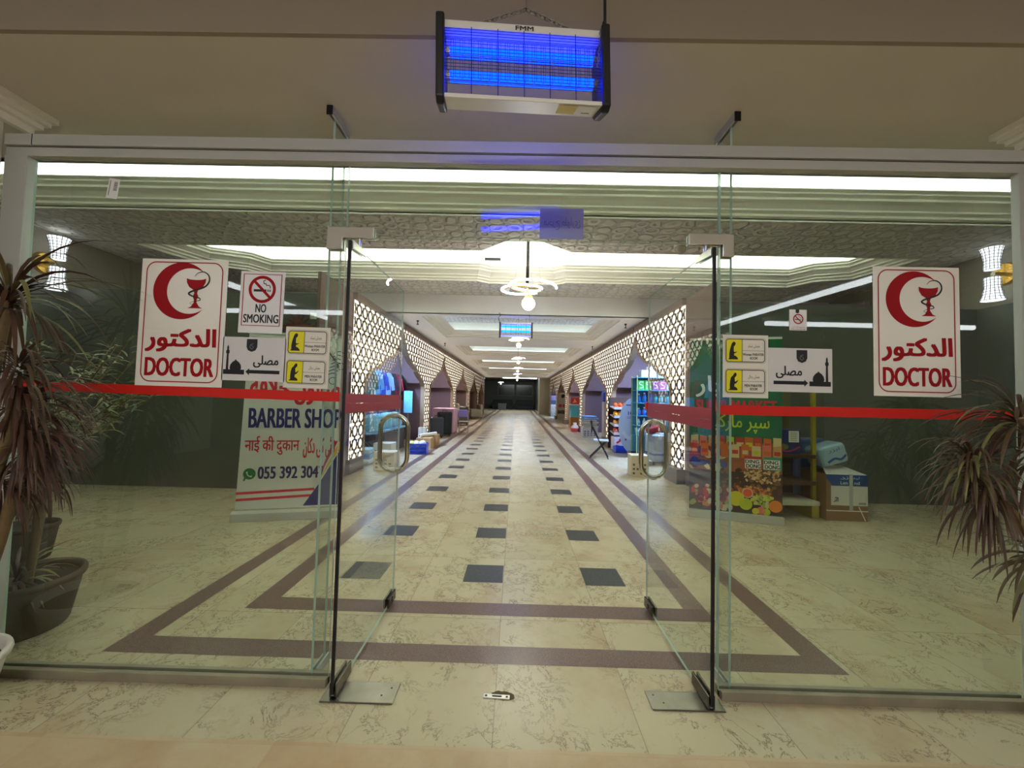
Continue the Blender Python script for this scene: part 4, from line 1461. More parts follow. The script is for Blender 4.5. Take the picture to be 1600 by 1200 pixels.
def blobs(name, cols, x0, x1, z0, z1, n, r0, r1, yy):
    mats = [PC[c] for c in cols]
    mb = MB()
    for i in range(n):
        cx, cz = random.uniform(x0, x1), random.uniform(z0, z1)
        rx, rz, a = random.uniform(r0, r1), random.uniform(r0, r1), random.random() * PI
        pts = []
        for k in range(10):
            t = 2 * PI * k / 10
            px, pz = rx * math.cos(t), rz * .75 * math.sin(t)
            X_, Z_ = cx + px * math.cos(a) - pz * math.sin(a), cz + px * math.sin(a) + pz * math.cos(a)
            pts.append((min(max(X_, -MWD), MWD), min(max(Z_, .11), 1.12)))
        mb.flat(pts, yy - i * .000002, random.randrange(len(mats)))
    mb.build(name, mats, bn, fix=False)


patch(-MWD, MWD, .11, .82, PC['deep'], 'picture_ground', y - .0002)
patch(-MWD, MWD, .62, 1.00, mat('print_rust', rgb(150, 84, 56), .42), 'picture_packets', y - .0004)
pk_cols = ['redbag', 'cream', 'orangebag', 'pink', 'redbag', 'peanut', 'orangebag', 'redbag', 'cream', 'lime', 'orangebag']
for row, (zb, zt) in enumerate(((.80, .98), (.90, 1.085))):
    for i in range(9 + row):
        x_ = -MWD + .02 + (2 * MWD - .12) * i / (8 + row)
        w_ = .082 + .02 * random.random()
        mb = MB().flat([(x_, zb), (x_ + w_, zb), (x_ + w_, zt - .03 * random.random()), (x_, zt - .02 * random.random())], y - .0005 - .00003 * i - .0003 * (1 - row), 0)
        mb.flat([(x_ + .012, zb + .05), (x_ + w_ - .012, zb + .05), (x_ + w_ - .012, zb + .10), (x_ + .012, zb + .10)], y - .00052 - .00003 * i - .0003 * (1 - row), 1)
        mb.build('printed_packet', [PC[pk_cols[(i * 2 + row) % 11]], PC[pk_cols[(i + 3) % 11]]], bn, fix=False)
blobs('blue_packets', ['bluebag', 'bluebag', 'cream', 'wine'], -MWD + .03, -.12, .66, .90, 34, .03, .07, y - .0007)
blobs('nut_heap', ['darknut', 'nutbrown', 'fig', 'darknut'], -.25, MWD - .02, .36, .66, 120, .018, .034, y - .0008)
blobs('pistachio_heap', ['peanut', 'cream', 'nutbrown'], .12, MWD - .02, .50, .66, 90, .014, .026, y - .0012)
blobs('almond_heap', ['peanut', 'nutbrown', 'orangebag'], .02, .40, .32, .44, 80, .014, .026, y - .0016)
blobs('grape_heap', ['grape', 'lime', 'cream'], .20, .44, .20, .34, 60, .016, .026, y - .0018)
blobs('mixed_fruit', ['pink', 'grape', 'wine', 'redbag', 'cream'], -MWD + .04, -.02, .14, .42, 80, .025, .055, y - .0019)
for nm, c, cx, cz, r in (('melon', 'lemon', .02, .28, .095), ('guava', 'lime', .13, .22, .075), ('orange_fruit', 'orange', .46, .22, .075), ('peach', 'pink', .30, .15, .05), ('lemon_slice', 'lemon', .24, .14, .04), ('lime_fruit', 'lime', .36, .14, .045)):
    MB().flat(circ(cx, cz, r, 20), y - .0023).build(nm, PC[c], bn, fix=False)
MB().flat(circ(.15, .36, .062, 22), y - .0025).build('grapefruit_rind', PC['cream'], bn, fix=False)
MB().flat(circ(.15, .36, .052, 22), y - .0027).build('grapefruit_flesh', mat('print_flesh', rgb(220, 84, 54), .42), bn, fix=False)
patch(.11, .30, .665, .83, PC['redbag'], 'red_packet', y - .0024)
patch(.325, .53, .665, .83, PC['mint'], 'green_packet', y - .0024)
for x0 in (.125, .335):
    patch(x0 - .006, x0 + .175, .675, .795, M_BW, 'word_ground', y - .0026)
    text('DING', (x0, x0 + .155, .742, .785), y - .0028, M_INK, bn, 'lettering', .03)
    text('DONG', (x0 + .01, x0 + .17, .683, .730), y - .0028, M_INK, bn, 'lettering', .03)

# ------------------------------------------------------------------ shelf rack with a banana carton, boxes and pack beside it
M_RACKY = mat('rack_yellow', rgb(150, 138, 44), .5, noise=.15, nscale=9)
M_WOODB = mat('brown_shelf', rgb(92, 66, 42), .6, noise=.2, nscale=6)
rk = thing('shelf_rack', 'yellow metal shelf rack with brown shelves behind the green banner', 'shelf', (3.62, 5.42, 0))
for x, y_ in ((.16, .30), (.46, -.10), (-.62, .30)):
    mb = MB().box(x - .025, x + .025, y_ - .02, y_ + .02, .05, 2.16)
    mb.build('upright', M_RACKY, rk)
mb = MB().box(-.62, .44, .31, .315, .1, 2.1)
mb.build('back_panel', mat('rack_back', rgb(104, 98, 70), .6), rk)
for z_, d in ((.44, -.12), (.80, -.12), (1.42, .02)):
    sh = MB().box(-.62, .47, d, .31, z_, z_ + .025).build('shelf_board', M_WOODB, rk)
    MB().box(-.62, .47, d - .012, d, z_ - .025, z_ + .03).build('shelf_lip', mat('lip_brown', rgb(74, 50, 34), .5), sh)
MB().box(-.62, .46, -.22, .31, .16, .22).build('bottom_shelf', mat('shelf_cream', rgb(196, 196, 172), .5), rk, bevel=.01)
for x in (.40, -.56):
    MB().box(x - .05, x + .05, -.22, .30, 0, .165).build('foot', M_RACKY, rk, bevel=.008)
bc = thing('fruit_carton', 'dark blue banana carton on the upper shelf of the yellow rack', 'box', (3.64, 5.48, .826))
MB().box(-.28, .28, -.14, .16, 0, .33).build('carton', mat('carton_navy', rgb(36, 40, 96), .55), bc, bevel=.006)
yb = -.1415
MB().flat([(-.17 + .07 * math.cos(t), .235 + .055 * math.sin(t) + .02 * math.cos(2 * t)) for t in [2 * PI * k / 18 for k in range(18)]], yb).build('banana_print', mat('print_banana', rgb(170, 176, 40), .5), bc, fix=False)
MB().stroke(smooth2([(-.28, .24), (-.16, .12), (0, .05), (.14, .04), (.27, .10)], 4), .022, yb - .0003).build('pink_swoosh', mat('print_magenta', rgb(156, 50, 84), .5), bc, fix=False)
MB().flat([(.02 + .1 * math.cos(t), .095 + .045 * math.sin(t)) for t in [2 * PI * k / 18 for k in range(18)]], yb - .0005).build('oval_print', mat('print_olive', rgb(120, 126, 60), .5), bc, fix=False)
MB().flat([(.12, .16), (.26, .16), (.26, .315), (.12, .315)], yb - .0003).build('white_label', M_BW, bc, fix=False)
mb = MB()
for q in (.29, .265, .24, .215, .19):
    mb.flat([(.14, q), (.24, q), (.24, q - .008), (.14, q - .008)], yb - .0006)
mb.build('label_lines', mat('print_olive', rgb(120, 126, 60), .5), bc, fix=False)

M_KRAFT = mat('kraft_board', rgb(130, 98, 62), .75, noise=.12, nscale=7)
ct = thing('carton', 'open brown carton with blue and white print and tape, on the floor beside the rack', 'box', (4.37, 5.36, 0), (0, 0, -.04))
mb = MB()
for a in ((-.26, .26, -.24, -.232), (-.26, .26, .232, .24)):
    mb.box(a[0], a[1], a[2], a[3], 0, .60)
for a in ((-.26, -.252), (.252, .26)):
    mb.box(a[0], a[1], -.232, .232, 0, .60)
mb.box(-.252, .252, -.232, .232, 0, .008)
mb.build('carton_body', M_KRAFT, ct)
MB().flat([(-.18, .455), (.262, .455), (.262, .60), (-.26, .60), (-.26, .55)], -.2412).build('blue_print', mat('print_lenblue', rgb(24, 66, 130), .5), ct, fix=False)
MB().flat([(-.20, .20), (.262, .20), (.262, .453), (-.20, .453)], -.2412).build('white_print', mat('print_boxwhite', rgb(210, 208, 200), .5), ct, fix=False)
text(arabic('ليـد'.replace('ـ', '')), (.07, .16, .54, .58), -.2416, M_BW, ct, 'arabic_lettering')
text(arabic('نـد'.replace('ـ', '')), (-.08, .02, .54, .58), -.2416, M_BW, ct, 'arabic_lettering')
text('Len', (-.08, .01, .475, .515), -.2416, M_BW, ct, 'lettering', .01)
text('nd', (.095, .16, .475, .515), -.2416, M_BW, ct, 'lettering', .01)
mb = MB()
random.seed(2)
for i in range(40):
    x_, z_ = -.17 + .06 * random.random(), .24 + .06 * random.random()
    mb.flat([(x_, z_), (x_ + .008, z_), (x_ + .008, z_ + .008), (x_, z_ + .008)], -.2416)
for i in range(16):
    x_ = .15 + .09 * i / 16
    mb.flat([(x_, .215), (x_ + .003, .215), (x_ + .003, .245), (x_, .245)], -.2416)
mb.build('dark_print', M_INK, ct, fix=False)
MB().box(.03, .075, -.2435, -.2418, .14, .61).build('clear_tape', mat('packing_tape', rgb(176, 178, 172), .15), ct)
mb = MB().box(-.262, .262, -.243, -.2415, .125, .137)
mb.add([(.14, -.243, .19), (.152, -.243, .19), (.235, -.243, 0.01), (.222, -.243, 0.01)], [(0, 1, 2, 3)])
mb.build('strapping', M_BW, ct)
for p, q, nm in (((-.26, -.24, .60), (.26, -.24, .60), 1), ((.26, .24, .60), (-.26, .24, .60), -1)):
    o = .17
    MB().add([p, q, (q[0] - .05 * nm, q[1] + nm * .30, .66), (p[0] + .12 * nm, p[1] + nm * .26, .70)], [(0, 1, 2, 3)]).build('flap', mat('print_boxwhite', rgb(210, 208, 200), .5), ct, fix=False)
pk = thing('tissue_pack', 'crumpled light blue wrapped pack leaning on top of the open carton', 'pack', (4.33, 5.40, .705), (0, -.30, .0))
MB().box(-.17, .20, -.16, .14, 0, .27).build('pack_body', mat('pack_blue', rgb(150, 178, 192), .35, noise=.12, nscale=9), pk, bevel=.05, seg=3)
mb = MB().stroke(smooth2([(-.10, .06), (.0, .09), (.08, .06), (.16, .10)], 4), .03, -.163)
mb.build('navy_print', mat('print_lenblue', rgb(24, 66, 130), .5), pk, fix=False)
text(arabic('ابزر'), (-.06, .10, .17, .23), -.163, mat('print_lenblue', rgb(24, 66, 130), .5), pk, 'arabic_lettering')
bg = thing('plastic_bag', 'dark blue plastic wrap bundled behind the leaning pack', 'bag', (4.38, 5.78, .0))
MB().box(-.22, .2, -.08, .08, 0, 1.02).build('bundle', mat('wrap_blue', rgb(66, 90, 130), .35, noise=.3, nscale=8), bg, bevel=.06, seg=3)

# socket and ornament on the dark wall above the barber banner
sk = thing('wall_socket', 'white square wall socket on the dark wall over the barber banner', 'socket', (-3.20, 5.94, 2.71))
MB().box(-.05, .05, -.012, 0.005, -.05, .05).build('plate', M_BW, sk, bevel=.006)
MB().box(-.02, .02, -.014, -.011, -.02, .02).build('switch_key', mat('print_boxwhite', rgb(210, 208, 200), .5), sk)
om = thing('wall_ornament', 'reddish brown carved leaf ornament over the barber banner', 'ornament', (-3.44, 5.93, 2.56))
mb = MB()
for a in range(7):
    t = PI * a / 6
    mb.prism([(.06 * math.cos(t - .4), .06 * math.sin(t - .4)), (.20 * math.cos(t), .17 * math.sin(t) + .02), (.06 * math.cos(t + .4), .06 * math.sin(t + .4))], -.02, .015)
mb.ball((0, 0, .06), .07, 8, sy=.4)
mb.build('carving', mat('ornament_brown', rgb(92, 42, 34), .5), om)
MB().box(-.26, .26, -.03, .015, -.05, .0).build('base_bar', mat('ornament_brown', rgb(92, 42, 34), .5), om)
# small spotlight on the market side wall
sp = thing('wall_spotlight', 'tiny bright wall spotlight beyond the mosque direction sheet, market side', 'wall lamp', (4.86, 6.06, 1.83))
MB().cyl((0, .02, 0), (0, -.03, 0), .035, n=12).build('lamp_body', M_CHROME, sp)
mb = MB().ball((0, -.04, .02), .028, 6)
mb.build('lamp_bulb', emission('spot_glow', (1, .97, .9, 1), 5.0), sp)

# ------------------------------------------------------------------ potted plants beside the glass front
M_LEAFR = mat('leaf_maroon', rgb(76, 48, 36), .55, noise=.35, nscale=14)
M_LEAFB = mat('leaf_brown', rgb(86, 66, 44), .55, noise=.35, nscale=14)
M_LEAFG = mat('leaf_olive', rgb(114, 110, 64), .5, noise=.3, nscale=14)
M_BARK = mat('plant_bark', rgb(112, 92, 62), .85, noise=.3, nscale=30)
M_SOIL = mat('potting_soil', rgb(48, 36, 28), .95, noise=.4, nscale=40)


def leaf(mb, p, az, el, L, w, droop, rng, n=7, mi=0):
    p = Vector(p)
    d = Vector((math.cos(az) * math.cos(el), math.sin(az) * math.cos(el), math.sin(el)))
    side = Vector((-math.sin(az), math.cos(az), 0))
    tw = rng.uniform(-.5, .5)
    vs = []
    for i in range(n + 1):
        t = i / n
        ww = w * (0.55 + 0.75 * t) * (1 - t ** 2.6) if t < 1 else .0006
        nrm = side.cross(d).normalized()
        s = (side * math.cos(tw) + nrm * math.sin(tw)) * (ww / 2 + .0005)
        c = p + nrm * (-ww * .18)
        vs += [p + s, c, p - s]
        p = p + d * (L / n)
        d = (d + Vector((0, 0, -droop / n))).normalized()
    fs = []
    for i in range(n):
        a = 3 * i
        fs += [(a, a + 1, a + 4, a + 3), (a + 1, a + 2, a + 5, a + 4)]
    mb.add(vs, fs, mi, True)


def crown(t, c, n, L, w, droop, seed, mats, emin=-.3, emax=1.3, name='leaf_crown', depth=.10, bias=None):
    rng = random.Random(seed)
    mb = MB()
    for i in range(n):
        az = rng.uniform(0, 2 * PI)
        if bias is not None and rng.random() < .45:
            az = bias + rng.uniform(-.8, .8)
        q = i / n
        el = emin + (emax - emin) * (1 - q) + rng.uniform(-.2, .2)
        z = -depth * q
        leaf(mb, (c[0] + .012 * math.cos(az), c[1] + .012 * math.sin(az), c[2] + z), az, el, L * rng.uniform(.6, 1.1), w * rng.uniform(.7, 1.15), droop * rng.uniform(.6, 1.3), rng, mi=rng.choice(range(len(mats))))
    return mb.build(name, mats, t, fix=False)


def pot(t, r, h, m, rim, n=36):
    MB().lathe([(.001, .0), (r * .74, .0), (r * .78, .02), (r * .95, h * .86), (r * .95, h * .87), (r, h * .88), (r * 1.02, h * .94), (r, h), (r * .93, h), (r * .90, h * .9), (r * .86, h * .8), (.001, h * .8)], (0, 0, 0), n).build('pot', m, t)
    MB().lathe([(.001, h * .86), (r * .5, h * .87), (r * .88, h * .83)], (0, 0, 0), n).build('soil', M_SOIL, t, fix=False)


# on the viewer's side, by the barber pane
t = thing('potted_plant', 'long-leaved brownish plant in a white pot in front of the glass, barber banner side', 'plant', (-2.56, 1.69, 0))
pot(t, .245, .27, mat('white_pot', rgb(214, 206, 196), .4), True)
for pts in ([(.0, .0, .26), (.06, .03, .8), (.12, .05, 1.3), (.19, .06, 1.92)], [(.05, -.03, .26), (.16, -.02, .7), (.24, .02, 1.1), (.30, .04, 1.50)], [(.03, .04, .26), (.2, .06, .7), (.31, .05, 1.16)]):
    MB().tube(smooth2(pts, 5), [.026 - .008 * k / (5 * (len(pts) - 1)) for k in range(5 * (len(pts) - 1) + 1)], 8).build('stem', M_BARK, t)
crown(t, (.19, .06, 1.95), 70, .50, .020, 1.8, 1, [M_LEAFB, M_LEAFR, M_LEAFR, M_LEAFG], -.2, 1.2, bias=-.25)
crown(t, (.27, .05, 1.62), 70, .36, .018, 2.6, 2, [M_LEAFR, M_LEAFB], -.5, 1.0, bias=-.2)
crown(t, (.30, .04, 1.46), 70, .36, .018, 2.6, 3, [M_LEAFR, M_LEAFR, M_LEAFB], -.6, .9, bias=-.2)
crown(t, (.32, .05, 1.28), 80, .30, .016, 3.0, 4, [M_LEAFR], -.8, .8, bias=0)
crown(t, (.24, .04, 1.12), 60, .28, .016, 3.0, 5, [M_LEAFR, M_LEAFB], -.8, .8)

t = thing('potted_plant', 'leggy plant in a large brown pot behind the glass, barber banner side', 'plant', (-3.05, 2.40, 0))
pot(t, .28, .325, mat('brown_pot', rgb(78, 66, 50), .7, noise=.15, nscale=6), True)
for pts in ([(.04, .0, .26), (.08, .0, .6), (.07, .0, .95), (.03, .0, 1.25)], [(.10, -.05, .26), (.13, -.04, .6), (.14, -.02, .9), (.10, 0, 1.15)], [(-.08, -.05, .26), (-.12, -.06, .6), (-.12, -.06, .98)]):
    MB().tube(smooth2(pts, 5), .022, 8).build('stem', M_BARK, t)
crown(t, (-.12, -.06, 1.0), 70, .36, .020, 2.0, 11, [M_LEAFG, M_LEAFB, M_LEAFR], -.3, 1.3, bias=-.3)
crown(t, (.05, .0, 1.25), 60, .40, .018, 2.6, 12, [M_LEAFR, M_LEAFB], -.6, 1.0)
crown(t, (.14, -.02, 1.0), 60, .30, .016, 3.0, 13, [M_LEAFR, M_LEAFB], -.8, .8)
crown(t, (.04, -.06, .36), 60, .30, .022, 1.6, 14, [M_LEAFB, M_LEAFG, M_LEAFR], -.1, 1.2)

t = thing('potted_bush', 'small-leaved grey green bush behind the brownish plants, barber banner side', 'plant', (-4.24, 3.35, 0))
pot(t, .20, .30, mat('dark_pot', rgb(60, 52, 44), .7), True, 20)
rng = random.Random(9)
mb, ml = MB(), MB()
for i in range(26):
    a, b = Vector((0, 0, .26)), Vector((rng.uniform(.1, 1.12), rng.uniform(-.35, .35), rng.uniform(1.1, 2.05)))
    m_ = Vector((b.x * .15, b.y * .3, .9))
    cv = [a.lerp(m_, k / 4) if k < 4 else m_.lerp(b, (k - 4) / 5) for k in range(10)]
    mb.tube(cv, .007, 5)
    for k in range(26):
        q = rng.uniform(.25, 1)
        p = m_.lerp(b, q)
        leaf(ml, p, rng.uniform(0, 2 * PI), rng.uniform(-.5, .9), rng.uniform(.08, .16), .028, .8, rng, 3, rng.choice((0, 0, 1)))
mb.build('stem', M_BARK, t)
ml.build('foliage', [mat('leaf_greygreen', rgb(132, 140, 106), .5, noise=.3, nscale=12), M_LEAFG], t, fix=False)

t = thing('potted_plant', 'drooping long-leaved plant hanging in front of the glass, market banner side', 'plant', (2.60, 1.44, 0))
pot(t, .26, .34, mat('clay_pot', rgb(150, 110, 84), .7), True)
for pts in ([(-.05, .1, .28), (-.12, .25, .6), (-.2, .34, .85), (-.36, .36, 1.08), (-.52, .36, 1.24)], [(.0, .1, .28), (-.08, .28, .8), (-.2, .34, 1.2), (-.26, .36, 1.46)], [(-.05, .08, .28), (-.15, .3, .6), (-.21, .36, .84)]):
    MB().tube(smooth2(pts, 5), .018, 8).build('stem', M_BARK, t)
crown(t, (-.49, .36, 1.28), 80, .25, .014, 3.2, 21, [M_LEAFB, M_LEAFR, M_LEAFB, M_LEAFG], -.4, 1.3, bias=PI)
crown(t, (-.42, .36, 1.16), 60, .30, .014, 2.8, 24, [M_LEAFB, M_LEAFR], -.8, .6, bias=PI + .5)
crown(t, (-.27, .36, 1.50), 60, .34, .020, 2.2, 22, [M_LEAFB, M_LEAFR, M_LEAFG], -.3, 1.2, bias=PI)
crown(t, (-.22, .34, 1.36), 50, .30, .018, 2.6, 25, [M_LEAFB, M_LEAFR], -.6, .8)
crown(t, (-.20, .36, .87), 34, .26, .024, 2.2, 23, [M_LEAFR, M_LEAFB, M_LEAFG], -.8, 1.0, bias=PI)

# ------------------------------------------------------------------ small fittings on the lobby ceiling
t = thing('smoke_detector', 'small round smoke detector on the embossed lobby ceiling', 'detector', (-.30, 8.35, LZ))
MB().lathe([(.001, -.09), (.07, -.09), (.10, -.05), (.12, 0)], n=18).build('housing', M_WHITE, t)
MB().cyl((0, 0, -.10), (0, 0, -.088), .03, n=12).build('sensor', M_GAP, t)
t = thing('dome_camera', 'white dome camera on the lobby ceiling over the market side door', 'camera', (2.46, 5.80, LZ))
MB().cyl((0, 0, -.04), (0, 0, 0), .10, n=20).build('mount', M_WHITE, t)
MB().ball((0, 0, -.06), .085, 8).build('dome', mat('dome_grey', rgb(170, 164, 150), .2), t)
t = thing('cable_box', 'small black box lying on the lit tray cornice', 'box', (-.53, 7.62, LZ + .34))
MB().box(-.16, .16, -.06, .03, 0, .05).build('casing', M_BLACKP, t, bevel=.004)
for i, (x, y_) in enumerate(((-2.6, 9.9), (2.75, 9.75), (-2.65, 14.0), (2.75, 14.0))):
    t = thing('sprinkler', 'tiny ceiling sprinkler over the lattice screens, %s' % (('nearest on the clothes side', 'nearest on the showcase side', 'second on the clothes side', 'second on the showcase side')[i]), 'sprinkler', (x, y_, CZ))
    MB().cyl((0, 0, -.03), (0, 0, 0), .03, n=10).cyl((0, 0, -.10), (0, 0, -.03), .012, n=8).cyl((0, 0, -.11), (0, 0, -.10), .035, n=10).build('sprinkler_head', M_GAP, t)

# ------------------------------------------------------------------ shop lights
LB = emission('shop_tube_blue', (.46, .66, 1.0, 1), SHOP_BLUE)
LB2 = emission('shop_tube_blue_far', (.46, .66, 1.0, 1), SHOP_BLUE_FAR)
LD = emission('shop_tube_dim', (.95, .92, 1.0, 1), SHOP_DIM)
for s, k, em, lab in ((-1, 0, LB, 'over the hung clothes'), (1, 0, LB, 'over the glass showcase'), (1, 1, LB2, 'over the folded cloth stack'), (-1, 1, LD, 'over the black suitcases'), (1, 2, LD, 'over the aquarium counter'), (-1, 2, LD, 'over the brown armchair'), (1, 4, LB2, 'over the far boxes')):
    y0 = P0[s] + PITCH[s] * (k + .5)
    t = thing('shop_lamp', 'ceiling panel lamp in the shop ' + lab, 'ceiling lamp', (s * 4.3, y0, 3.297))
    MB().box(-.2, .2, -.75, .75, -.06, 0).build('housing', M_WHITE, t)
    MB().box(-.17, .17, -.72, .72, -.066, -.06).build('diffuser', em, t)


# ------------------------------------------------------------------ goods, clothes side
def M3(name, c, r=.5, **k):
    return mat(name, rgb(*c), r, **k)


def carton(lab, x, y_, w, d, h, c, z=0.0, rz=0.0, cat='box', name='carton', lid=True, mark=None):
    t = thing(name, lab, cat, (x, y_, z), (0, 0, rz))
    MB().box(-w / 2, w / 2, -d / 2, d / 2, 0, h).build('box_body', M3('box_%d_%d_%d' % c, c, .6, noise=.06), t, bevel=.004)
    if lid:
        MB().box(-w / 2 * .06, w / 2 * .06, -d / 2 - .001, d / 2 + .001, h * .5, h + .0015).build('tape_band', M3('box_tape', (190, 170, 130), .3), t)
    if mark:
        mb = MB()
        rr = random.Random(int(x * 100))
        for i in range(3):
            for j in range(4):
                a, b = -w * .4 + j * w * .21, h * (.12 + .2 * i)
                if rr.random() < .8:
                    mb.flat([(a, b), (a + w * .12, b), (a + w * .12, b + h * .1), (a, b + h * .1)], -d / 2 - .001)
        mb.build('printed_marks', M3('mark_%d_%d_%d' % mark, mark, .5), t, fix=False)
    return t


t = thing('clothes_rail', 'chrome clothes rail in the first shop on the clothes side', 'rail', (-3.95, 11.0, 0))
MB().cyl((0, -1.9, 2.2), (0, 1.75, 2.2), .022, n=10).build('rail', M_CHROME, t)
for q in (-1.85, 1.7):
    mb = MB().cyl((0, q, 0), (0, q, 2.2), .022, n=10)
    mb.box(-.15, .15, q - .02, q + .02, 0, .03)
    mb.build('upright', M_CHROME, t)
for i, (y_, c, lab) in enumerate(((9.5, (120, 150, 196), 'pale grey blue shirt hanging first on the clothes rail'), (9.95, (40, 130, 120), 'green shirt hanging on the clothes rail'), (10.4, (110, 176, 236), 'sky blue shirt hanging on the clothes rail'),
                                 (10.85, (40, 70, 170), 'royal blue shirt hanging on the clothes rail'), (11.3, (150, 190, 240), 'light blue shirt hanging on the clothes rail'), (11.75, (40, 34, 60), 'dark navy shirt hanging on the clothes rail'),
                                 (12.2, (170, 40, 80), 'crimson shirt hanging on the clothes rail'), (12.55, (24, 22, 30), 'black shirt hanging last on the clothes rail'))):
    t = thing('hung_shirt', lab, 'shirt', (-3.95, y_, 2.2), (0, 0, .25))
    out = [(-.10, -.10), (-.30, -.17), (-.36, -.55), (-.27, -.57), (-.24, -.30), (-.25, -.85), (.25, -.85), (.24, -.30), (.27, -.57), (.36, -.55), (.30, -.17), (.10, -.10), (0, -.14)]
    MB().prism(out, -.035, .035).build('shirt_body', M3('cloth_%d_%d_%d' % c, c, .8), t, bevel=.015)
    MB().tube([(-.2, 0, -.12), (0, 0, -.05), (.2, 0, -.12)], .008, 6).tube([(0, 0, -.05), (0, 0, -.02), (.02, 0, .01), (0, 0, .024)], .005, 5).build('hanger', M_CHROME, t)
t = thing('shop_counter', 'low display counter with dark front under the domed packs', 'counter', (-3.48, 10.5, 0))
MB().box(-.27, .27, -1.6, .78, .58, .63).build('counter_top', M3('counter_blue', (120, 190, 220), .35), t, bevel=.01)
MB().box(-.24, .24, -1.55, .74, 0, .58).build('counter_front', M3('counter_dark', (52, 48, 56), .5), t)
proto = None
for i in range(5):
    lab = 'light blue domed pack of caps on the low counter, ' + ('nearest of the row', 'second of the row', 'third of the row', 'fourth of the row', 'farthest of the row')[i]
    if i == 0:
        proto = thing('cap_pack', lab, 'pack', (-3.48, 9.2, .63), (0, 0, .3), 'domed packs on the low counter')
        MB().lathe([(.001, .40), (.10, .385), (.17, .33), (.21, .22), (.22, .1), (.21, 0), (.001, 0)], n=18).build('pack_dome', M3('pack_cyan', (134, 206, 236), .4, noise=.1, nscale=18), proto)
        mb = MB()
        for k in range(6):
            a = PI * k / 3
            mb.tube([(.215 * math.cos(a), .215 * math.sin(a), .05), (.2 * math.cos(a), .2 * math.sin(a), .25), (.1 * math.cos(a), .1 * math.sin(a), .388)], .012, 5)
        mb.build('pleat', M3('pack_white', (214, 232, 240), .4), proto)
    else:
        copy_thing(proto, (-3.48 - .03 * (i % 2), 9.2 + .455 * i, .63), label=lab)
for i, (y_, z_, c, lab) in enumerate(((8.75, .0, (190, 210, 226), 'folded white blue towel stack, bottom one by the low counter'), (8.75, .11, (120, 170, 220), 'folded blue towel in the middle of the stack by the low counter'), (8.75, .22, (176, 220, 236), 'folded pale towel on top of the stack by the low counter'))):
    t = thing('folded_towel', lab, 'towel', (-3.42, y_ - .3, z_), (0, 0, .1))
    MB().box(-.3, .3, -.22, .22, 0, .105).build('towel_cloth', M3('cloth_%d_%d_%d' % c, c, .85), t, bevel=.03, seg=3)
t = thing('hanging_towel', 'light blue patterned cloth hanging on a stand by the second arch screen', 'cloth', (-3.24, 11.55, 0))
MB().cyl((0, .02, 0), (0, .02, 1.66), .014, n=8).cyl((0, .02, 0), (0, .02, .02), .14, n=14).build('stand', M_STEEL, t)
MB().box(-.13, .13, -.02, .01, .98, 1.64).build('cloth', M3('cloth_sky', (104, 176, 232), .8, noise=.3, nscale=20), t, bevel=.008)
carton('pale carton on the floor seen through the pull handle, clothes side', -2.60, 7.85, .42, .36, .36, (206, 196, 172), mark=(120, 110, 90))
carton('white printed carton behind the pale carton, clothes side', -2.95, 8.75, .40, .36, .42, (214, 212, 206), mark=(120, 124, 130))
t = thing('plastic_crate', 'bright blue plastic crate on the floor by the second arch screen', 'crate', (-2.52, 10.05, 0), (0, 0, .08))
mb = MB()
for a in (-.24, .23):
    mb.box(a, a + .012, -.19, .19, 0, .27)
for a in (-.19, .18):
    for z0 in (0, .075, .15, .225):
        mb.box(-.24, .242, a, a + .012, z0, z0 + .048)
    for x in (-.24, -.08, .07, .225):
        mb.box(x, x + .017, a - .004, a + .016, 0, .27)
mb.box(-.24, .24, -.19, .19, 0, .012)
mb.build('crate_body', M3('crate_blue', (30, 62, 200), .4), t)
for i, (x, y_, c, lab) in enumerate(((-.15, -.06, (224, 214, 130), 'yellowish wrapped bundle in the blue crate, at its near corner'), (.0, -.08, (222, 222, 214), 'white wrapped bundle in the middle of the blue crate'), (.14, -.05, (206, 208, 210), 'grey white wrapped bundle in the blue crate by the boxes'), (-.08, .09, (190, 160, 110), 'tan wrapped bundle at the back of the blue crate'), (.09, .10, (232, 230, 222), 'bright white wrapped bundle at the back of the blue crate'))):
    b = MB().ball((0, 0, 0), .095, 7, sz=1.05).build('wrapped_bundle', M3('bundle_%d' % i, c, .6, noise=.2, nscale=20))
    b.location = (-2.52 + x, 10.05 + y_, .235)
    tag(b, lab, 'bundle')
carton('brown open carton beside the blue crate', -2.60, 11.15, .42, .4, .30, (176, 140, 96))
carton('brown carton with rounded print behind the blue crate', -2.52, 11.75, .38, .36, .34, (160, 122, 82))
t = thing('rolled_sheet', 'white rolled sheet lying across the brown cartons', 'sheet', (-2.58, 11.4, .362), (0, 0, 1.2))
MB().cyl((-.42, 0, 0), (.42, 0, 0), .055, n=14).build('roll', M3('roll_white', (222, 220, 210), .6), t)
MB().cyl((-.425, 0, 0), (.425, 0, 0), .02, n=10).build('core', M_KRAFT, t)
carton('small white box standing by the black suitcases', -2.95, 12.3, .24, .22, .50, (226, 224, 216))


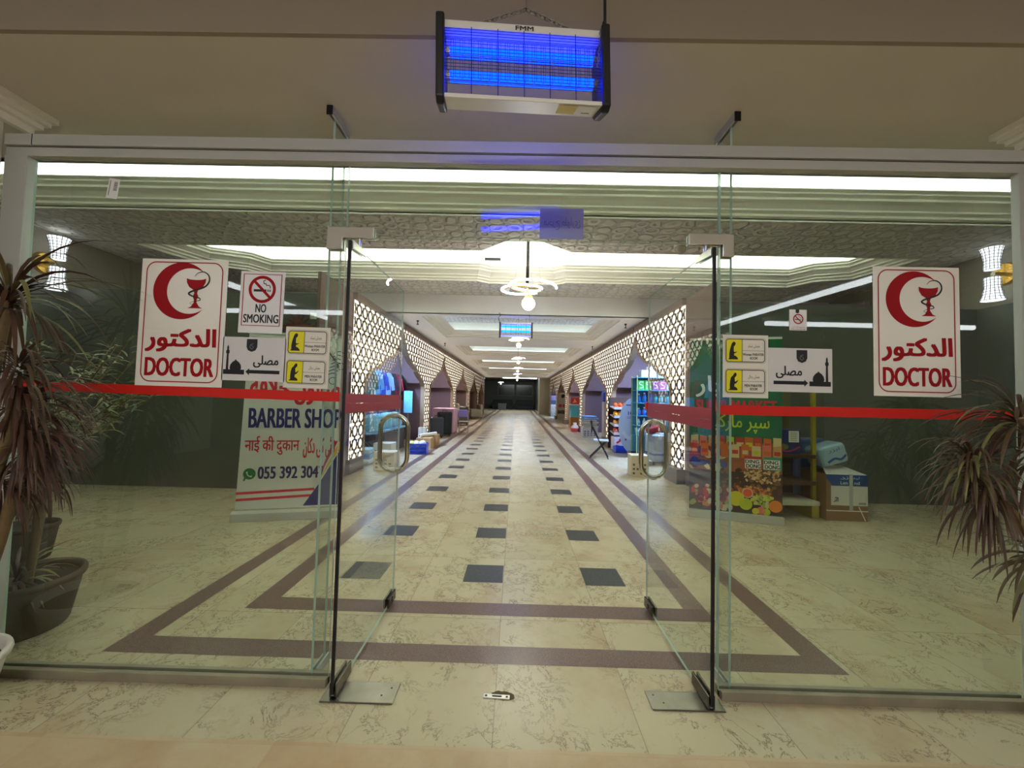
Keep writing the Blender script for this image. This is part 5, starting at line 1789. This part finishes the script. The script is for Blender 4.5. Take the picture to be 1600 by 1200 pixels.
def suitcase(lab, x, y_, w, d, h, c, rz):
    t = thing('suitcase', lab, 'suitcase', (x, y_, 0), (0, 0, rz))
    MB().box(-w / 2, w / 2, -d / 2, d / 2, .05, h).build('shell', M3('case_%d' % c[0], c, .35), t, bevel=.05, seg=3)
    mb = MB()
    for k in range(5):
        x_ = -w * .36 + w * .18 * k
        mb.box(x_ - .008, x_ + .008, -d / 2 - .006, -d / 2, .12, h - .08)
    mb.build('shell_ribs', M3('case_%d' % c[0], c, .35), t)
    MB().tube([(-.08, 0, h - .01), (-.08, 0, h + .05), (.08, 0, h + .05), (.08, 0, h - .01)], .012, 6).build('handle', M_BLACKP, t)
    for sx in (-1, 1):
        for sy in (-1, 1):
            MB().cyl((sx * (w / 2 - .06) - .015, sy * (d / 2 - .05), .03), (sx * (w / 2 - .06) + .015, sy * (d / 2 - .05), .03), .03, n=10).build('wheel', M_RUBBER, t)


suitcase('smaller dark grey suitcase standing in front of the larger black one', -2.86, 14.0, .48, .30, .74, (54, 58, 68), .35)
suitcase('larger black suitcase behind the dark grey one', -2.72, 14.75, .54, .34, .92, (26, 30, 42), .35)
t = thing('covered_table', 'table under a pale pink cloth behind the black suitcases', 'table', (-2.92, 15.9, 0))
MB().box(-.42, .45, -.5, .55, .05, 1.02).build('tablecloth', M3('pink_cloth', (220, 178, 198), .7, noise=.12, nscale=12), t, bevel=.03, seg=3)
for sx in (-.34, .36):
    for sy in (-.42, .46):
        MB().cyl((sx, sy, 0), (sx, sy, .3), .03, n=8).build('leg', M_STEEL, t)
t = thing('goods_shelf', 'white shop shelf full of small goods behind the second arch screen', 'shelf', (-3.95, 15.4, 0))
for x in (-.45, .45):
    MB().box(x - .02, x + .02, -.2, .2, 0, 2.3).build('upright', M_WHITE, t)
for z_ in (.35, .62, 1.0, 1.42, 1.85):
    MB().box(-.45, .45, -.22, .2, z_ - .03, z_).build('shelf_board', M_WHITE if z_ > .7 else M_WOODB, t)
rr = random.Random(31)
gl = ['white box with blue stripe', 'pale blue box', 'white jar', 'silver tin', 'red box', 'cream bag']
for j, z_ in enumerate((.35, .62, 1.0, 1.42, 1.85)):
    for i in range(3):
        c = ((214, 220, 230), (150, 190, 220), (226, 222, 214), (176, 180, 186), (176, 60, 56), (216, 206, 180))[(i + 2 * j) % 6 if j else 4 - (i % 2)]
        h_ = rr.uniform(.16, .26)
        b = thing('boxed_goods', '%s box on the white goods shelf, %s board, %s of three' % ({214: 'pale grey', 150: 'light blue', 226: 'off white', 176: 'grey' if c[1] > 100 else 'red', 216: 'cream'}[c[0]], ('bottom', 'second', 'third', 'fourth', 'top')[j], ('first', 'middle', 'last')[i]), 'box', (-4.23 + .28 * i, 15.36, z_))
        MB().box(-.10, .10, -.1, .1, 0, h_).build('box_body', M3('good_%d_%d' % (c[0], c[1]), c, .45), b, bevel=.01)
        MB().box(-.101, .101, -.101, .101, h_ * .3, h_ * .45).build('colour_stripe', M3('stripe_%d' % (i + j), ((60, 90, 150), (200, 120, 130), (90, 90, 96))[(i + j) % 3], .45), b)


def folding_chair(lab, x, y_, rz, frame, back, seat_c, back_on=True):
    t = thing('folding_chair', lab, 'chair', (x, y_, 0), (0, 0, rz))
    for sx in (-.2, .2):
        MB().tube([(sx, -.22, 0), (sx, .20, .80), (sx * .96, .24, .96)] if back_on else [(sx, -.24, 0), (sx, .24, .72)], .014, 7).build('front_leg', frame, t)
        MB().tube([(sx * .88, .26, 0), (sx * .88, -.18, .46)], .014, 7).build('rear_leg', frame, t)
    MB().box(-.19, .19, -.22, .16, .44, .475).build('seat', seat_c, t, bevel=.012)
    if back_on:
        MB().box(-.20, .20, .195, .225, .66, .96).build('backrest', back, t, bevel=.03, seg=3)
    MB().tube([(-.2, -.12, .19), (.2, -.12, .19)], .01, 6).build('stretcher', frame, t)


folding_chair('metal folding chair with lilac back standing on the arcade floor, clothes side', -2.20, 16.3, PI, M_ALU, M3('lilac_back', (150, 140, 220), .4), M_WHITE)


def armchair(lab, x, y_, rz, c, throw=None):
    t = thing('armchair', lab, 'armchair', (x, y_, 0), (0, 0, rz))
    m = M3('seat_%d_%d' % (c[0], c[1]), c, .7)
    MB().box(-.5, .5, -.45, .45, .10, .42).build('seat_base', m, t, bevel=.05, seg=3)
    MB().box(-.5, .5, .28, .48, .3, 1.0).build('backrest', m, t, bevel=.09, seg=4)
    for sx in (-1, 1):
        MB().box(sx * .5 - .11, sx * .5 + .11, -.45, .42, .10, .66).build('armrest', m, t, bevel=.08, seg=4)
    for sx in (-.42, .42):
        for sy in (-.36, .38):
            MB().cyl((sx, sy, 0), (sx, sy, .11), .03, n=8).build('leg', M_BLACKP, t)
    return t


armchair('grey brown armchair in the dim third shop, clothes side', -3.15, 20.6, -.9, (96, 92, 78))
for (x, y_, z_, rx, lab) in ((-3.22, 20.45, .42, .35, 'white cushion propped upright on the grey brown armchair'),):
    t = thing('cushion', lab, 'cushion', (x, y_ - .05, z_), (0, 0, -.6))
    MB().box(-.28, .28, -.08, .1, 0, .72).build('cover', M3('cushion_white', (206, 202, 178), .8), t, bevel=.08, seg=4)
    MB().tube([(-.27, .01, .02), (-.27, .01, .70), (.27, .01, .70), (.27, .01, .02)], .01, 6).build('piping', M3('piping', (186, 180, 156), .8), t)
armchair('far white armchair before the dark room, clothes side', -2.95, 27.6, -1.2, (190, 188, 172))

# ------------------------------------------------------------------ goods, showcase side
t = thing('glass_showcase', 'tall glass showcase of toiletries in the first shop, market side', 'showcase', (3.86, 10.45, 0))
MT = M3('case_teal', (70, 150, 190), .4)
MB().box(-.66, .66, .22, .25, .1, 2.16).build('back_panel', MT, t)
for x in (-.66, .64):
    MB().box(x, x + .02, -.25, -.23, 0, 2.18).build('edge_frame', M3('case_lime', (170, 200, 150), .3), t)
    MB().box(x, x + .02, .21, .25, 0, 2.18).build('edge_frame', M3('case_lime', (170, 200, 150), .3), t)
ZS = (.60, .86, 1.12, 1.46, 1.80, 2.14)
for z_ in ZS:
    MB().box(-.66, .66, -.25, .24, z_ - .02, z_).build('shelf_board', M3('case_shelf', (84, 160, 196), .25), t)
MB().box(-.66, .66, -.25, .25, 0, .12).build('plinth', M_BLACKP, t)


def bottle(lab, x, y_, z_, c, h_, r):
    b = thing('bottle', lab, 'bottle', (x, y_, z_))
    MB().lathe([(.001, 0), (r, 0), (r, h_ * .62), (r * .45, h_ * .76), (r * .4, h_ * .86), (.001, h_ * .86)], n=10).build('bottle_body', M3('bottle_%d_%d_%d' % c, c, .3), b)
    MB().cyl((0, 0, h_ * .86), (0, 0, h_), r * .45, n=8).build('cap', M_BW, b)


nth = ('first', 'second', 'third', 'fourth', 'fifth', 'sixth', 'seventh', 'eighth')
rows = ((.86, 'second board', 7, ((176, 214, 230), (130, 190, 220), (230, 232, 236)), .17, .045), (1.12, 'third board', 7, ((70, 120, 220), (230, 236, 244), (100, 170, 230)), .20, .05), (1.46, 'fourth board', 8, ((40, 110, 210), (60, 190, 210), (230, 236, 240)), .24, .055))
for z_, bn_, n_, cols, h_, r_ in rows:
    for i in range(n_):
        c = cols[(i // 3) % 3]
        bottle('%s bottle on the %s of the glass showcase, %s along' % ({176: 'pale blue', 130: 'soft blue', 230: 'white', 70: 'blue', 100: 'sky blue', 40: 'deep blue', 60: 'turquoise'}[c[0]], bn_, nth[i]), 3.29 + .15 * i, 10.32, z_, c, h_ * (1 + .12 * ((i * 7) % 3)), r_)
for i, (c, cn) in enumerate((((70, 190, 90), 'bright green'), ((110, 200, 110), 'light green'), ((150, 80, 150), 'purple'), ((190, 90, 160), 'magenta'), ((200, 214, 236), 'pale blue'), ((220, 220, 230), 'white'))):
    t = thing('soap_pack', '%s pack on the upper board of the glass showcase' % cn, 'pack', (3.33 + .19 * i, 10.32, 1.80))
    MB().box(-.085, .085, -.07, .07, 0, .26).build('pack_body', M3('pack_%d_%d' % (c[0], c[1]), c, .4), t, bevel=.012)
    MB().stroke(smooth2([(.05, .21), (-.03, .215), (-.045, .16), (.03, .12), (.045, .07), (-.04, .05)], 4), .022, -.071).build('swirl_print', M_BW, t, fix=False)
for i, (x, w_, h_, c, lab) in enumerate(((3.45, .18, .20, (190, 200, 214), 'grey box on top of the glass showcase, at its free end'), (3.66, .2, .30, (220, 226, 236), 'white box on top of the glass showcase'), (3.88, .16, .26, (150, 170, 190), 'blue grey box on top of the glass showcase, by the arch screen'))):
    carton(lab, x, 10.45, w_, .22, h_, c, 2.14, lid=False)
for i, (x, c, lab) in enumerate(((3.32, (110, 190, 230), 'round blue tub at the bottom of the glass showcase'), (3.55, (230, 232, 240), 'white tub with dark print at the bottom of the glass showcase'))):
    t = thing('tub', lab, 'tub', (x, 10.34, .60))
    MB().lathe([(.001, 0), (.10, 0), (.12, .16), (.001, .16)], n=16).build('tub_body', M3('tub_%d' % c[0], c, .4), t)
    MB().cyl((0, 0, .16), (0, 0, .18), .125, n=16).build('lid', M_BW, t)
t = thing('covered_bundle', 'bundle under a grey cloth seen through the market side handle', 'bundle', (3.62, 9.45, 0))
MB().box(-.36, .4, -.3, .3, .06, .72).build('cloth', M3('grey_cloth', (150, 158, 176), .8, noise=.25, nscale=7), t, bevel=.08, seg=3)
MB().box(-.363, .4, -.303, .3, .22, .27).build('navy_stripe', M3('navy_stripe', (50, 70, 130), .7), t)
for sx in (-.3, .3):
    MB().cyl((sx, -.2, 0), (sx, -.2, .08), .03, n=8).build('foot', M_BLACKP, t)
t = thing('red_bag', 'dark red bag lying on the grey covered bundle', 'bag', (3.46, 9.45, .72), (0, -.35, 0))
MB().box(-.2, .2, -.14, .14, .04, .20).build('bag_body', M3('bag_red', (150, 30, 44), .5), t, bevel=.05, seg=3)
MB().tube([(-.1, 0, .19), (-.08, 0, .3), (.08, 0, .3), (.1, 0, .19)], .012, 6).build('strap', M_BLACKP, t)
t = thing('oval_standee', 'pale blue oval price standee between the fruit rack and the showcase', 'standee', (3.36, 10.95, 0), (0, 0, -.12))
el = [(.42 * math.cos(a), .80 + .80 * math.sin(a)) for a in [2 * PI * k / 40 for k in range(40)]]
MB().prism(el, 0, .02).build('oval_board', M3('standee_blue', (176, 196, 236), .35), t)
MB().prism([(-.16, 0), (.16, 0), (.16, .1), (-.16, .1)], -.02, .16).build('foot', M3('standee_foot', (150, 140, 160), .5), t)
text('100', (-.16, .06, 1.10, 1.20), -.001, M3('standee_ink', (40, 44, 150), .4), t, 'lettering', .02)
mb = MB()
mb.flat([(-.22, 1.36), (.2, 1.36), (.2, 1.40), (-.22, 1.40)], -.001)
for q in (1.05, 1.01):
    mb.flat([(-.2, q), (.05, q), (.05, q - .012), (-.2, q - .012)], -.001)
mb.flat(circ(-.02, .70, .04, 16), -.001)
mb.flat(circ(-.22, .40, .03, 16), -.001)
mb.build('small_print', M3('standee_print', (104, 96, 180), .4), t, fix=False)
MB().stroke(smooth2([(-.3, .62), (-.15, .45), (.0, .5), (.05, .3), (.2, .2)], 5), .09, -.0008).build('pale_swoosh', M3('standee_pale', (206, 216, 246), .35), t, fix=False)
t = thing('fruit_rack', 'dark rack with tilted white fruit trays beside the second arch screen', 'rack', (3.36, 12.0, 0))
for x in (-.38, .42):
    MB().box(x - .02, x + .02, .28, .32, 0, 1.6).build('upright', M_BLACKP, t)
MB().box(-.38, .42, .30, .32, 0, 1.6).build('back_panel', M3('rack_dark', (70, 44, 36), .6), t)
ZT_ = (.55, .80, 1.06, 1.32)
for z_ in ZT_:
    MB().prism([(-.28, z_ - .09), (.28, z_ - .02), (.28, z_ + .0), (-.25, z_ - .06), (-.27, z_ - .01), (-.29, z_ - .01)], -.36, .40, 'x').build('fruit_tray', M3('tray_white', (216, 214, 226), .4), t)
fr = None
cnt = 0
for j, (z_, c, nm) in enumerate(((.55, (214, 96, 70), 'reddish'), (.80, (222, 150, 70), 'pale orange'), (1.06, (236, 160, 30), 'golden'), (1.32, (232, 96, 30), 'orange'))):
    proto = None
    for a in range(5):
        for b in range(2):
            x, y_ = 3.36 - .29 + .14 * a + .03 * b, 12.0 - .16 + .16 * b
            zz = z_ + (-.03 if b == 0 else -.005) + .055
            if proto is None:
                proto = MB().ball((0, 0, 0), .066, 6).build('round_fruit', M3('fruit_' + nm.replace(' ', '_'), c, .4))
                proto.location = (x, y_, zz)
                tag(proto, '%s round fruit in the %s tray of the fruit rack' % (nm, ('lowest', 'second', 'third', 'top')[j]), 'fruit', '%s fruit in the %s tray' % (nm, ('lowest', 'second', 'third', 'top')[j]))
            else:
                q = proto.copy()
                COL.objects.link(q)
                q.location = (x, y_, zz)
t = thing('goods_bin', 'white bin of red packets under the fruit rack', 'bin', (3.36, 11.9, 0))
MB().box(-.36, .38, -.2, .2, 0, .40).build('bin_body', M3('bin_white', (206, 200, 214), .5), t, bevel=.02)
mb = MB()
rr = random.Random(8)
for i in range(22):
    cx, cz = rr.uniform(-.3, .3), rr.uniform(.06, .34)
    mb.flat(circ(cx, cz, .035, 8), -.202 - i * .00005)
mb.build('red_print', M3('bin_red', (190, 60, 60), .5), t, fix=False)
t = thing('blue_tray', 'bright blue plastic tray on the floor before the oval standee', 'tray', (3.22, 11.35, 0))
mb = MB().box(-.3, .28, -.2, .2, 0, .015)
for a in ((-.3, -.285, -.2, .2), (.265, .28, -.2, .2), (-.3, .28, -.2, -.185), (-.3, .28, .185, .2)):
    mb.box(a[0], a[1], a[2], a[3], 0, .16)
mb.build('tray_body', M3('tray_blue', (24, 70, 220), .4), t)
folding_chair('black folding stool with pale seat before the second arch screen, market side', 2.22, 10.1, 1.35, M_BLACKP, M_BLACKP, M3('seat_pale', (190, 196, 210), .5))
carton('beige carton with printed symbols on the floor, market side', 2.50, 7.85, .34, .34, .42, (196, 186, 158), mark=(96, 84, 66), rz=-.08)
carton('white carton under the folded cloth stack', 3.06, 16.0, .62, .5, .38, (206, 210, 226), mark=(60, 64, 90), lid=False)
for i, (c, cn) in enumerate((((206, 200, 176), 'cream'), ((176, 190, 206), 'grey blue'), ((214, 206, 186), 'ivory'), ((190, 196, 200), 'pale grey'), ((150, 180, 226), 'sky blue'), ((120, 156, 220), 'blue'))):
    t = thing('folded_cloth', '%s folded cloth in the stack on the white carton, %s from the bottom' % (cn, nth[i]), 'cloth', (3.06 + .02 * (-1) ** i, 16.0, .38 + .078 * i), (0, 0, .08 * (-1) ** i))
    MB().box(-.31, .31, -.25, .25, 0, .076).build('cloth_body', M3('fold_%d_%d' % (c[0], c[1]), c, .85), t, bevel=.03, seg=2)
t = thing('book_shelf', 'pale shelf with black and white packs behind the folded cloth stack', 'shelf', (3.85, 15.3, 0))
for x in (-.36, .5):
    MB().box(x - .02, x + .02, -.2, .2, 0, 1.45).build('upright', M3('shelf_pale', (196, 190, 196), .5), t)
for z_ in (.3, .66, 1.02, 1.43):
    MB().box(-.36, .5, -.2, .2, z_ - .025, z_).build('shelf_board', M3('shelf_pale', (196, 190, 196), .5), t)
for j, z_ in enumerate((.3, .66, 1.02)):
    for i in range(4):
        dk = (i + j) % 2 == 0
        b = thing('boxed_goods', '%s pack on the pale shelf behind the cloth stack, %s board, %s along' % ('black' if dk else 'white', ('lowest', 'middle', 'upper')[j], nth[i]), 'pack', (3.60 + .19 * i, 15.24, z_))
        MB().box(-.08, .08, -.1, .1, 0, .24).build('box_body', M_BLACKP if dk else M_BW, b, bevel=.008)
        MB().box(-.05, .05, -.1015, -.1, .06, .16).build('front_label', M_BW if dk else M3('standee_ink', (40, 44, 150), .4), b)
for (x, y_, z_, c, lab, w_, h_) in ((3.72, 15.25, 1.43, (40, 70, 190), 'royal blue plastic pack on the pale shelf', .62, .42), (4.05, 15.35, 1.85, (110, 176, 240), 'big sky blue pack stacked above the royal blue one', .6, .5), (3.42, 15.1, 1.02 + .0, (150, 170, 220), 'grey blue pack hanging at the end of the pale shelf', .0, .0)):
    if w_ == 0:
        continue
    t = thing('plastic_pack', lab, 'pack', (x, y_, z_))
    MB().box(-w_ / 2, w_ / 2, -.2, .2, 0, h_).build('pack_body', M3('ppack_%d' % c[0], c, .3, noise=.2, nscale=10), t, bevel=.08, seg=3)
    MB().box(-w_ / 4, w_ / 4, -.205, -.19, h_ * .3, h_ * .7).build('pack_label', M3('ppack_label', (200, 214, 240), .35), t, bevel=.004)
t = thing('aquarium_counter', 'aquarium with red header on a wooden base in the third shop, market side', 'aquarium', (3.45, 20.6, 0))
MB().box(-.55, .55, -.35, .35, 0, .58).build('wooden_base', M3('oak_base', (176, 126, 62), .5, noise=.2), t, bevel=.01)
MB().box(-.53, .53, -.34, .34, .58, 1.20).build('tank', M3('tank_blue', (96, 196, 226), .15, noise=.15, nscale=6), t)
MB().box(-.55, .55, -.35, .35, 1.20, 1.26).build('tank_rim', M_BW, t)
MB().box(-.55, .55, -.35, -.31, 1.26, 1.60).build('header_board', M3('header_red', (206, 56, 52), .4), t)
mb = MB()
for q in (-.35, .0, .33):
    mb.flat([(q - .12, 1.32), (q, 1.54), (q + .12, 1.36)], -.352)
mb.build('header_print', M3('header_print', (226, 180, 140), .4), t, fix=False)
for (x, y_, z_, w_, h_, c, lab) in ((3.70, 20.7, 1.26, .5, .46, (214, 206, 220), 'white and pink box behind the red aquarium header'), (3.82, 20.7, 1.72, .36, .34, (206, 210, 226), 'white box with dark window stacked over the aquarium'), (3.8, 20.7, 2.06, .2, .22, (190, 196, 210), 'small grey box topmost over the aquarium')):
    carton(lab, x, y_, w_, .3, h_, c, z_, lid=False, mark=(80, 84, 130))
t = thing('grocery_bag', 'white and red plastic bag on the arcade floor by the third arch screen', 'bag', (2.78, 18.0, 0))
MB().lathe([(.001, 0), (.17, .01), (.2, .12), (.16, .26), (.07, .34), (.09, .42), (.001, .40)], n=12).build('bag_body', M3('bag_white', (214, 204, 202), .5, noise=.15, nscale=14), t)
MB().lathe([(.175, .02), (.205, .12), (.185, .18)], n=12).build('red_band', M3('bin_red', (190, 60, 60), .5), t, fix=False)
t = thing('pull_up_banner', 'narrow beige barber banner with red eyes in the fourth shop', 'banner', (3.42, 28.2, 0))
MB().box(-.36, .36, 0, .01, .06, 1.98).build('banner_sheet', M3('banner_beige', (196, 188, 168), .6), t)
MB().box(-.38, .38, -.08, .1, 0, .07).build('base_cassette', M_ALU, t)
text('BARBER', (-.32, .33, .44, .70), -.001, M_INK, t, 'lettering', .03)
mb = MB()
for q in (-.16, .14):
    mb.flat([(q + .14 * math.cos(a), 1.02 + .13 * math.sin(a)) for a in [2 * PI * k / 14 for k in range(14)]], -.001)
mb.build('red_print', M3('bin_red', (190, 60, 60), .5), t, fix=False)
MB().flat([(-.08, 1.62), (.0, 1.58), (.14, 1.64), (.17, 1.78), (.1, 1.88), (-.04, 1.87), (-.1, 1.76)], -.001).build('dark_head_print', M_INK, t, fix=False)
for (x, y_, z_, w_, h_, c, lab) in ((3.25, 33.0, 0, .5, .55, (190, 196, 206), 'pale carton at the foot of the farthest stack, market side'), (3.25, 33.0, .55, .48, .5, (214, 214, 220), 'white carton in the middle of the farthest stack, market side'), (3.25, 33.0, 1.05, .5, .35, (60, 84, 120), 'dark blue carton of the farthest stack, market side'), (3.25, 33.0, 1.40, .46, .4, (150, 136, 190), 'lilac carton on top of the farthest stack, market side')):
    carton(lab, x, y_, w_, .4, h_, c, z_, lid=False, mark=(90, 90, 110))

# ------------------------------------------------------------------ dark far room
M_SOFA = M3('sofa_black', (20, 20, 22), .6)
for x0, x1, lab in ((-3.1, -.45, 'long black sofa in the dark far room, clothes side'), (.05, 2.35, 'long black sofa in the dark far room, pillar side')):
    t = thing('sofa', lab, 'sofa', ((x0 + x1) / 2, 52.5, 0))
    w_ = (x1 - x0) / 2
    MB().box(-w_, w_, -.5, .5, .0, .55).build('seat', M_SOFA, t, bevel=.06)
    MB().box(-w_, w_, .25, .6, .4, 1.25).build('backrest', M_SOFA, t, bevel=.1)
    for s in (-1, 1):
        MB().box(s * w_ - .14, s * w_ + .14, -.5, .5, .08, .85).build('armrest', M_SOFA, t, bevel=.06)
t = thing('side_table', 'low grey cube table before the far black sofa', 'table', (-1.75, 50.0, 0))
MB().box(-.55, .55, -.4, .4, .7, .78).build('table_top', M3('table_grey', (104, 108, 104), .5), t)
MB().box(-.52, .52, -.37, .37, 0, .7).build('table_body', M3('table_grey2', (84, 88, 84), .5), t)
for i, (x0, x1) in enumerate(((-2.6, -.2), (.0, 2.4))):
    fr_ = MB()
    for a in ((x0, x1, 1.8, 1.88), (x0, x1, 3.4, 3.48), (x0, x0 + .08, 1.8, 3.48), (x1 - .08, x1, 1.8, 3.48)):
        fr_.box(a[0], a[1], 54.92, 55, a[2], a[3])
    w_ = struct(fr_.build('window_%d' % (4 + i), M3('window_frame_pale', (150, 148, 130), .5)))
    struct(MB().box(x0 + .08, x1 - .08, 54.97, 54.99, 1.88, 3.4).build('window_glazing', M3('far_glazing', (66, 70, 58), .15), w_))
